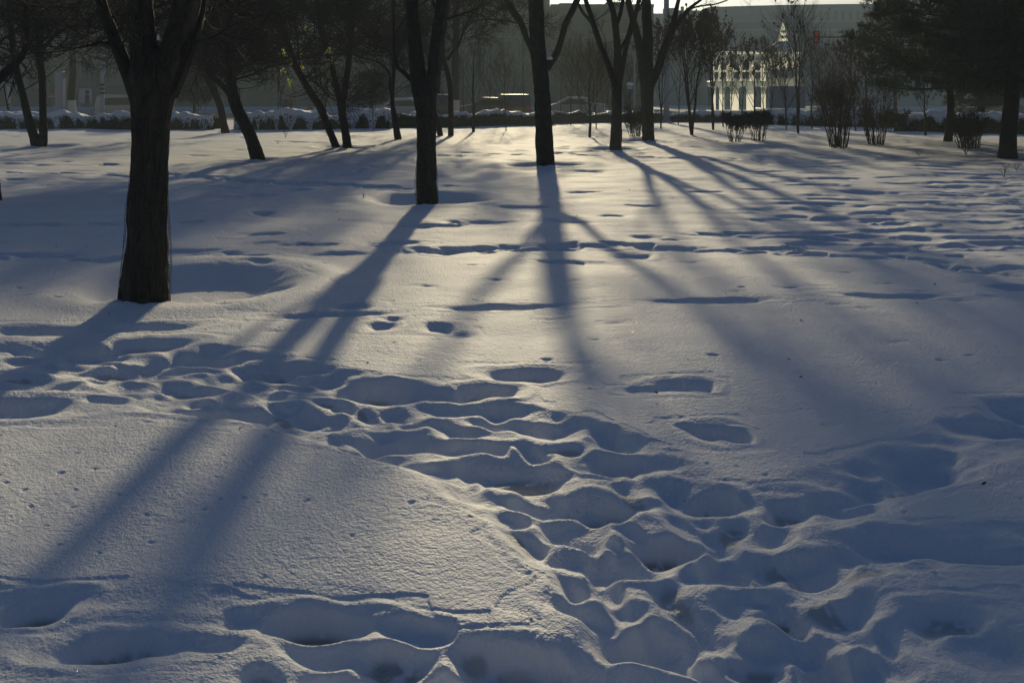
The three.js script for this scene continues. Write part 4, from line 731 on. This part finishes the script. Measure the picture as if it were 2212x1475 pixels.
// ---------------------------------------------------------------- cars
function car(px, d, turn, kind, color, label, group) {
  const g = base(kind === 'van' ? 'parked_van' : 'parked_car', V((px - CX) * d / F, -0.28, -d), label, kind === 'van' ? 'van' : 'car', group, turn), pm = paint(...color);
  const L = kind === 'van' ? 4.4 : 4.5, Wd = 1.72, sh = new THREE.Shape();
  const side_ = kind === 'van' ? [[-2.2, 0.3], [-2.2, 1.0], [-2.08, 1.52], [-1.92, 1.63], [0.7, 1.65], [1.15, 1.54], [1.7, 1.08], [2.15, 0.92], [2.2, 0.3]] : [[-2.25, 0.32], [-2.26, 0.86], [-2.1, 0.96], [-1.55, 1.0], [-0.95, 1.4], [0.25, 1.44], [1.05, 0.98], [2.05, 0.8], [2.24, 0.6], [2.25, 0.32]];
  sh.moveTo(...side_[0]); for (const q of side_.slice(1)) sh.lineTo(...q); sh.closePath();
  const body = new THREE.ExtrudeGeometry(sh, { depth: Wd - 0.16, bevelEnabled: true, bevelSize: 0.08, bevelThickness: 0.08, bevelSegments: 3, steps: 1 });
  body.translate(0, 0, -(Wd - 0.16) / 2); mesh('body', body, pm, g);
  const win = (pts, z) => { const s = new THREE.Shape(); s.moveTo(...pts[0]); for (const q of pts.slice(1)) s.lineTo(...q); const w = new THREE.ExtrudeGeometry(s, { depth: 0.02, bevelEnabled: false }); w.translate(0, 0, z); return w; };
  const wp = kind === 'van' ? [[-1.95, 1.05], [-1.87, 1.5], [0.62, 1.52], [1.35, 1.07]] : [[-1.35, 1.0], [-0.88, 1.33], [0.2, 1.36], [0.8, 1.0]];
  mesh('window', win(wp, Wd / 2 - 0.012), M.glass, g); mesh('window', win(wp, -Wd / 2 - 0.008), M.glass, g);
  const tilt = kind === 'van' ? [[-2.17, 1.26, 0.42, 0.22], [1.47, 1.32, 0.62, -0.75]] : [[-1.33, 1.22, 0.62, 0.98], [0.72, 1.24, 0.85, -1.05]];
  tilt.forEach(([x, y, l, a], k) => mesh(k ? 'windscreen' : 'rear_window', moved(new THREE.BoxGeometry(0.05, l, Wd * 0.78), x, y, 0, 0, 0, kind === 'van' && !k ? -0.2 : k ? 0.88 : -0.95), M.glass, g));
  for (const x of [-1.4, 1.38]) for (const z of [-1, 1]) {
    const w = new THREE.Group(); w.name = 'wheel'; w.position.set(x, 0.32, z * (Wd / 2 - 0.08)); g.add(w);
    mesh('tyre', moved(new THREE.TorusGeometry(0.24, 0.09, 10, 26), 0, 0, 0), M.rubber, w); mesh('rim', moved(new THREE.CylinderGeometry(0.18, 0.18, 0.12, 16), 0, 0, 0, Math.PI / 2), M.chrome, w);
  }
  const tail = std(0.4, 0.02, 0.02, 0.2), headl = std(0.7, 0.7, 0.68, 0.08);
  for (const z of [-0.66, 0.66]) { mesh('tail_light', rbox(0.06, kind === 'van' ? 0.34 : 0.15, 0.26, 0.02, kind === 'van' ? -2.28 : -2.31, 0.84, z), tail, g); mesh('headlight', rbox(0.08, 0.14, 0.34, 0.03, kind === 'van' ? 2.24 : 2.25, 0.7, z), headl, g); }
  mesh('bumper', rbox(0.12, 0.2, Wd * 0.96, 0.05, -L / 2 - 0.08, 0.45, 0), M.black, g); mesh('bumper', rbox(0.12, 0.2, Wd * 0.96, 0.05, L / 2 + 0.06, 0.42, 0), M.black, g);
  return g;
}
car(291, 61.5, 0.35, 'van', [0.42, 0.42, 0.42], 'silver van half hidden behind the nearest trunk');
car(953, 62, Math.PI / 2, 'van', [0.04, 0.05, 0.045], 'dark van with bright roof edge between the two-stemmed trunk and the crooked tree');
car(1109, 62, Math.PI / 2 + 0.1, 'van', [0.03, 0.035, 0.03], 'dark van with a bright roof edge left of the straight middle trunk');
car(1058, 66, Math.PI - 0.25, 'sedan', [0.12, 0.13, 0.12], 'dark grey sedan at the left of the dark van');
car(1238, 70, Math.PI * 0.92, 'sedan', [0.45, 0.45, 0.45], 'pale sedan in the haze right of the straight middle trunk');
car(880, 61, 0.1, 'sedan', [0.5, 0.52, 0.55], 'white sedan half hidden behind the two-stemmed trunk');
car(2150, 63, 0.3, 'sedan', [0.1, 0.11, 0.11], 'dark sedan glimpsed left of the thick pine trunk on the right');

// ---------------------------------------------------------------- people on the far pavement
function person(px, d, h, top, legs, label) {
  const res = 56, mc = new MarchingCubes(res, M.black, false, false, 120000), s = h / 1.7, J = [
    [0, 1.6, 0, 0.105, 0, 1.52, 0.01, 0.1], [0, 1.46, 0, 0.06, 0, 1.36, 0, 0.075], [0, 1.34, 0, 0.14, 0, 0.95, 0, 0.17], [-0.17, 1.36, 0, 0.085, 0.17, 1.36, 0, 0.085],
    [-0.21, 1.34, 0, 0.075, -0.27, 1.08, 0.02, 0.065], [-0.27, 1.08, 0.02, 0.065, -0.25, 0.84, 0.08, 0.05], [0.21, 1.34, 0, 0.075, 0.27, 1.08, -0.02, 0.065], [0.27, 1.08, -0.02, 0.065, 0.26, 0.84, 0.05, 0.05],
    [-0.09, 0.92, 0, 0.11, -0.1, 0.5, 0.06, 0.08], [-0.1, 0.5, 0.06, 0.08, -0.11, 0.08, 0, 0.06], [0.09, 0.92, 0, 0.11, 0.1, 0.5, -0.04, 0.08], [0.1, 0.5, -0.04, 0.08, 0.11, 0.08, -0.14, 0.06], [-0.11, 0.06, 0, 0.06, -0.11, 0.04, 0.14, 0.05], [0.11, 0.06, -0.14, 0.06, 0.11, 0.04, 0, 0.05]];
  const a = V(), b = V(), p = V(), ab = V();
  for (let z = 0; z < res; z++) for (let y = 0; y < res; y++) for (let x = 0; x < res; x++) {
    p.set((x / res * 2 - 1) * 0.9, (y / res * 2 - 1) * 0.9 + 0.85, (z / res * 2 - 1) * 0.9); let sum = 0;
    for (const [ax, ay, az, ar, bx, by, bz, br] of J) { a.set(ax, ay, az); ab.set(bx, by, bz).sub(a); const t = clamp(p.clone().sub(a).dot(ab) / ab.lengthSq(), 0, 1), dd = p.distanceTo(a.addScaledVector(ab, t)) - lerp(ar, br, t); sum += Math.exp(-dd * 34); }
    mc.field[x + y * res + z * res * res] = Math.log(Math.max(sum, 1e-12)) / 34;
  }
  mc.isolation = 0; mc.update();
  const n = mc.count, pos = new Float32Array(n * 3), nor = new Float32Array(n * 3), col = new Float32Array(n * 3);
  for (let k = 0; k < n; k++) {
    const x = mc.positionArray[k * 3] * 0.9, y = mc.positionArray[k * 3 + 1] * 0.9 + 0.85, z = mc.positionArray[k * 3 + 2] * 0.9;
    pos.set([x * s, y * s, z * s], k * 3); nor.set([mc.normalArray[k * 3], mc.normalArray[k * 3 + 1], mc.normalArray[k * 3 + 2]], k * 3);
    col.set(y > 1.6 ? [0.02, 0.016, 0.014] : y > 1.45 ? [0.35, 0.22, 0.17] : y > 0.9 ? top : legs, k * 3);
  }
  const geo = new THREE.BufferGeometry(); geo.setAttribute('position', new THREE.BufferAttribute(pos, 3)); geo.setAttribute('normal', new THREE.BufferAttribute(nor, 3)); geo.setAttribute('color', new THREE.BufferAttribute(col, 3));
  const o = mesh('person', geo, std(1, 1, 1, 0.9, { vertexColors: true })); o.position.set((px - CX) * d / F, d > 94 ? -0.19 : groundY((px - CX) * d / F, d) - 0.02, -d);
  return tag(o, label, 'person');
}
person(620, 57, 1.55, [0.03, 0.035, 0.04], [0.025, 0.025, 0.03], 'person in dark coat walking beyond the thick-snowed hedge');
person(669, 57.8, 1.1, [0.2, 0.03, 0.025], [0.03, 0.03, 0.03], 'small person in red top walking beyond the hedge by the leaning trunk');

// ---------------------------------------------------------------- ice palace and ice tower, built of clear blocks and lit through from behind
{
  const d = 55, k = d / F, X = (px) => (px - CX) * k, Y = (py) => EYE - (py - HY) * k;
  const frost = [M.icePane, M.icePane, M.icePane, M.icePane, M.ice, M.icePane];
  const slab = (g, name, x0, x1, y0, y1, depth, z, mat, r = 0.03) => mesh(name, mat === M.ice ? box(Math.abs(X(x1) - X(x0)), Math.abs(Y(y0) - Y(y1)), depth, (X(x0) + X(x1)) / 2 - g.position.x, (Y(y0) + Y(y1)) / 2 - g.position.y, z) : rbox(Math.abs(X(x1) - X(x0)), Math.abs(Y(y0) - Y(y1)), depth, r, (X(x0) + X(x1)) / 2 - g.position.x, (Y(y0) + Y(y1)) / 2 - g.position.y, z), mat === M.ice ? frost : mat, g);
  const p = base('ice_palace', V(X(1592), -0.05, -d), 'glowing palace of ice with arched windows and pillars, behind the young trees', 'ice sculpture', null);
  slab(p, 'plinth', 1532, 1652, 238, 262, 1.9, 0, M.snowPlain, 0.05);
mesh('back_pane', box((1647 - 1538) * k, Y(120) - Y(240), 0.02, 0, (Y(120) + Y(240)) / 2 - p.position.y, -0.75), M.icePane, p);
  // arcade below: bright pillars
  for (const [a, b] of [[1534, 1541], [1548, 1559], [1572, 1590], [1606, 1622], [1638, 1648]]) { slab(p, 'pillar', a, b, 191, 239, 0.34, 0.55, M.ice); slab(p, 'capital', a - 2, b + 2, 187, 191, 0.42, 0.55, M.ice, 0.02); }
  slab(p, 'floor_slab', 1533, 1650, 175, 187, 1.7, 0, M.iceClear, 0.05);
  // two storeys of windows between piers, the upper ones arched
  const piers = [[1535, 1538], [1546, 1551], [1563, 1579], [1591, 1597], [1612, 1624], [1636, 1648]];
  for (const [a, b] of piers) { slab(p, 'pier', a, b, 156, 175, 0.3, 0.6, M.ice, 0.02); slab(p, 'pier', a, b, 132, 152, 0.3, 0.6, M.ice, 0.02); }
  for (let i = 0; i + 1 < piers.length; i++) {
    const x0 = X(piers[i][1]) - p.position.x, x1 = X(piers[i + 1][0]) - p.position.x, y1 = Y(122) - p.position.y, y0 = Y(139) - p.position.y, r = (x1 - x0) / 2, sh = new THREE.Shape();
    sh.moveTo(x0, y1); sh.lineTo(x0, y0 + 0.02); sh.absarc((x0 + x1) / 2, y0 - r * 0.1, r * 0.98, Math.PI, 0, true); sh.lineTo(x1, y1); sh.closePath();
    mesh('arch', moved(new THREE.ExtrudeGeometry(sh, { depth: 0.24, bevelSize: 0.015, bevelThickness: 0.015, bevelSegments: 1, curveSegments: 14 }), 0, 0, 0.47), M.ice, p);
    slab(p, 'sill', piers[i][1], piers[i + 1][0], 170, 175, 0.26, 0.6, M.iceClear, 0.02);
  }
  slab(p, 'floor_slab', 1533, 1650, 152, 156, 1.7, 0, M.ice, 0.03);
  slab(p, 'cornice', 1533, 1650, 118, 122, 1.8, 0, M.iceClear, 0.03);
  for (let i = 0; i < 9; i++) slab(p, 'merlon', 1535 + i * 12.7, 1543 + i * 12.7, 112.5, 118, 0.3, 0.7, M.ice, 0.02);
  for (const s of [-1, 1]) { const w = mesh('side_wall', box(0.02, Y(122) - Y(238), 1.4, s * 1.44, Y(180) - p.position.y, -0.05), M.icePane, p); }

  const t = base('ice_tower', V(X(1692), -0.05, -d), 'round ice tower with stacked spire and snowy dome, right of the ice palace', 'ice sculpture', null), ring = (name, y0, y1, w0, w1, mat, seg = 12) => {
    const h = Y(y1) - Y(y0), y = (Y(y0) + Y(y1)) / 2 - t.position.y, half = (a) => new THREE.CylinderGeometry(w1 / 2 * k, w0 / 2 * k, h, seg, 1, true, a, Math.PI), lid = (r, yy) => moved(new THREE.CircleGeometry(r, seg * 2), 0, yy, 0, -Math.PI / 2);
    const g = mergeGeometries([half(-Math.PI / 2), half(Math.PI / 2), lid(w1 / 2 * k + 0.002, h / 2), lid(w0 / 2 * k, -h / 2)].map((q) => q.toNonIndexed()), true);
    return mesh(name, moved(g, 0, y, 0), [mat, M.icePane, M.iceClear, M.iceClear], t);
  };
  slab(t, 'plinth', 1638, 1776, 233, 262, 2.4, 0.1, M.iceClear, 0.05); slab(t, 'snow_ledge', 1734, 1777, 230.5, 233.5, 2.2, 0.1, M.snowPlain, 0.03);
  slab(t, 'base_block', 1652, 1730, 186, 233, 2.0, 0, M.concrete, 0.06);
  ring('snow_skirt', 186, 180, 84, 78, M.ice); ring('lower_drum', 180, 150, 76, 66, M.iceClear);
  for (let i = 0; i < 10; i++) { const a = i / 10 * 6.283 + 0.2, y = (Y(148) + Y(116)) / 2 - t.position.y; mesh('pillar', moved(cyl(0.09, 0.08, Y(116) - Y(148)), Math.sin(a) * 0.78, y, Math.cos(a) * 0.78), M.ice, t); }
  ring('core', 150, 114, 36, 34, M.ice); ring('floor_ring', 151, 147, 72, 72, M.ice, 24); ring('cornice_ring', 117, 113, 74, 74, M.ice, 24);
  ring('upper_drum', 113, 99, 42, 40, M.iceClear, 16);
  mesh('dome', moved(new THREE.SphereGeometry(22 * k, 24, 12, 0, 6.2832, 0, Math.PI / 2).scale(1, 0.62, 1), 0, Y(101) - t.position.y, 0), M.snowPlain, t);
  const tier = (y0, y1, w0, w1) => ring('spire_tier', y0, y1, w0, w1, M.ice, 10);
  tier(89, 78, 23, 20); ring('spire_rim', 78, 77, 23, 22, M.snowPlain, 10); tier(77, 67, 18, 16); ring('spire_rim', 67, 66, 19, 18, M.snowPlain, 10); tier(66, 48, 13.5, 0.6);
}

// ---------------------------------------------------------------- buildings across the street
function block(name, x0, x1, yTop, d, depth, wall, label, arc = 0) {
  const k = d / F, w = (x1 - x0) * k, h = EYE + (HY - yTop) * k + 0.3, g = base(name, V(((x0 + x1) / 2 - CX) * k, -0.3, -d), label, 'building', null), sh = new THREE.Shape();
  sh.moveTo(-w / 2, 0); sh.lineTo(w / 2, 0); sh.lineTo(w / 2, h - arc); sh.quadraticCurveTo(0, h + arc, -w / 2, h - arc); sh.closePath();
  mesh('wall', moved(new THREE.ExtrudeGeometry(sh, { depth, bevelEnabled: false, curveSegments: 24 }), 0, 0, -depth), wall, g);
  return { g, k, w, h, X: (px) => (px - (x0 + x1) / 2) * k, Y: (py) => EYE - (py - HY) * k + 0.3 };
}
function windowAt(b, px, py0, py1, wpx, frame, pane, paneDepth = 0.03) {
  const w = wpx * b.k, h = (py1 - py0) * b.k, x = b.X(px), y = (b.Y(py0) + b.Y(py1)) / 2, f = 0.09;
  const fr = mesh('window', merge(box(w, f, 0.16, x, y + h / 2 - f / 2, 0.08), box(w + 0.2, f, 0.26, x, y - h / 2 - f / 2 + 0.002, 0.13), box(f, h - f, 0.14, x - w / 2 + f / 2, y - f / 2, 0.07), box(f, h - f, 0.14, x + w / 2 - f / 2, y - f / 2, 0.07), box(0.05, h - f, 0.1, x, y - f / 2, 0.05)), frame, b.g);
  mesh('pane', box(w - 2 * f, h - f, paneDepth, x, y - f / 2, paneDepth / 2 + 0.004), pane, fr);
}
for (const [name, x0, x1, top, label, seed] of [['long_building', -420, 1188, -42, 'long tall grey-green building behind the left trees, with shopfronts below', 0], ['building_wing', 1189, 1412, 11, 'lower wing of the long building behind the slim and broad trunks', 1]]) {
  const b = block(name, x0, x1, top, seed ? 105 : 131, 14, M.wallA, label), tones = [std(0.14, 0.07, 0.06, 0.7), M.wallA2, std(0.07, 0.12, 0.11, 0.7), std(0.18, 0.18, 0.19, 0.7)];
  const floors = [[38, 72], [88, 122], [136, 168]], start = x0 + 450 - Math.floor((x0 + 450) / 62) * 62;
  for (let px = Math.max(x0 + 31, -28 + (seed ? 5 : 0)); px < x1 - 18; px += 62) for (const [a, c] of floors) windowAt(b, px, a, c, 30, M.trimA, M.pane);
  for (const [y, t, out] of [[top + 2, 0.35, 0.4], [80, 0.18, 0.18], [129, 0.18, 0.2], [181, 0.3, 0.9]]) mesh(y === 181 ? 'canopy' : 'cornice', box(b.w - 0.01, t, out, 0, b.Y(y), out / 2 + 0.002), M.trimA, b.g);
  for (let px = x0 + 20, n = 0; px < x1 - 8; px += 62, n++) {
    if (px < -70) continue;
    mesh('column', rbox(0.55, 2.6, 0.4, 0.04, b.X(px), 1.3, 0.22), M.trimA, b.g);
    if (px + 55 > x1) continue;
    mesh('shopfront', box(2.1, 2.2, 0.06, b.X(px + 31), 1.2, 0.034), n % 3 ? M.pane : M.wallA2, b.g);
    mesh('fascia', box(2.2, 0.34, 0.14, b.X(px + 31), 2.5, 0.074), tones[n % 4], b.g);
  }
  if (seed) for (const [px, w, hh] of [[1224, 1.4, 0.4], [1340, 2.6, 0.5], [1300, 0.8, 0.3]]) mesh('roof_box', rbox(w, hh, 2, 0.05, b.X(px), b.h + hh / 2 + 0.004, -3), M.wallA2, b.g);
}
{
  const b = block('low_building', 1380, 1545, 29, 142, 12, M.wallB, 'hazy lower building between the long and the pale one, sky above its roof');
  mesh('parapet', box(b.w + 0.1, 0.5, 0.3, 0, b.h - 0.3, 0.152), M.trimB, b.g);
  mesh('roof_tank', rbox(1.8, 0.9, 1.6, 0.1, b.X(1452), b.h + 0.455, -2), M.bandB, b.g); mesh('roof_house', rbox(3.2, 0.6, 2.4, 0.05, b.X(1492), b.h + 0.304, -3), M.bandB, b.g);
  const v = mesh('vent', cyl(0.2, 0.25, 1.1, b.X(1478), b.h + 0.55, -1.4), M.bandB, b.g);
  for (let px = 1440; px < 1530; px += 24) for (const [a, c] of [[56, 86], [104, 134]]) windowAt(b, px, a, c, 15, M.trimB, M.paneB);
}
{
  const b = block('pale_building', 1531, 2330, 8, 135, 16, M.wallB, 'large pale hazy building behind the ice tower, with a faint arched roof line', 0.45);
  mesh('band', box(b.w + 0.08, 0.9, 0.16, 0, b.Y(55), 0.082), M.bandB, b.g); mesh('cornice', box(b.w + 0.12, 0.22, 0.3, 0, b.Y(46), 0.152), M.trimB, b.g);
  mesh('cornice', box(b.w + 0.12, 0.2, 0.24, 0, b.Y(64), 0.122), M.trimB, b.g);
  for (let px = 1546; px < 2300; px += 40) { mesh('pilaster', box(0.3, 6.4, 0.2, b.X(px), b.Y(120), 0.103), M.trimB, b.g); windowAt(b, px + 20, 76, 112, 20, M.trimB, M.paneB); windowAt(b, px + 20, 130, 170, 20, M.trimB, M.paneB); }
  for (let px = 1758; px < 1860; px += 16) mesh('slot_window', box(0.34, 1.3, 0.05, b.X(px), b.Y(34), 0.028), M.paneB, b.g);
}

if (globalThis.COUNT) { let t = 0; scene.traverse((o) => { if (o.isMesh && !o.isInstancedMesh) t += (o.geometry.index ?? o.geometry.attributes.position).count / 3; }); let n = 0; scene.traverse((o) => { if (o.isInstancedMesh) n += o.count; }); console.log('triangles', t, 'copies', n); }
renderer.render(scene, camera);
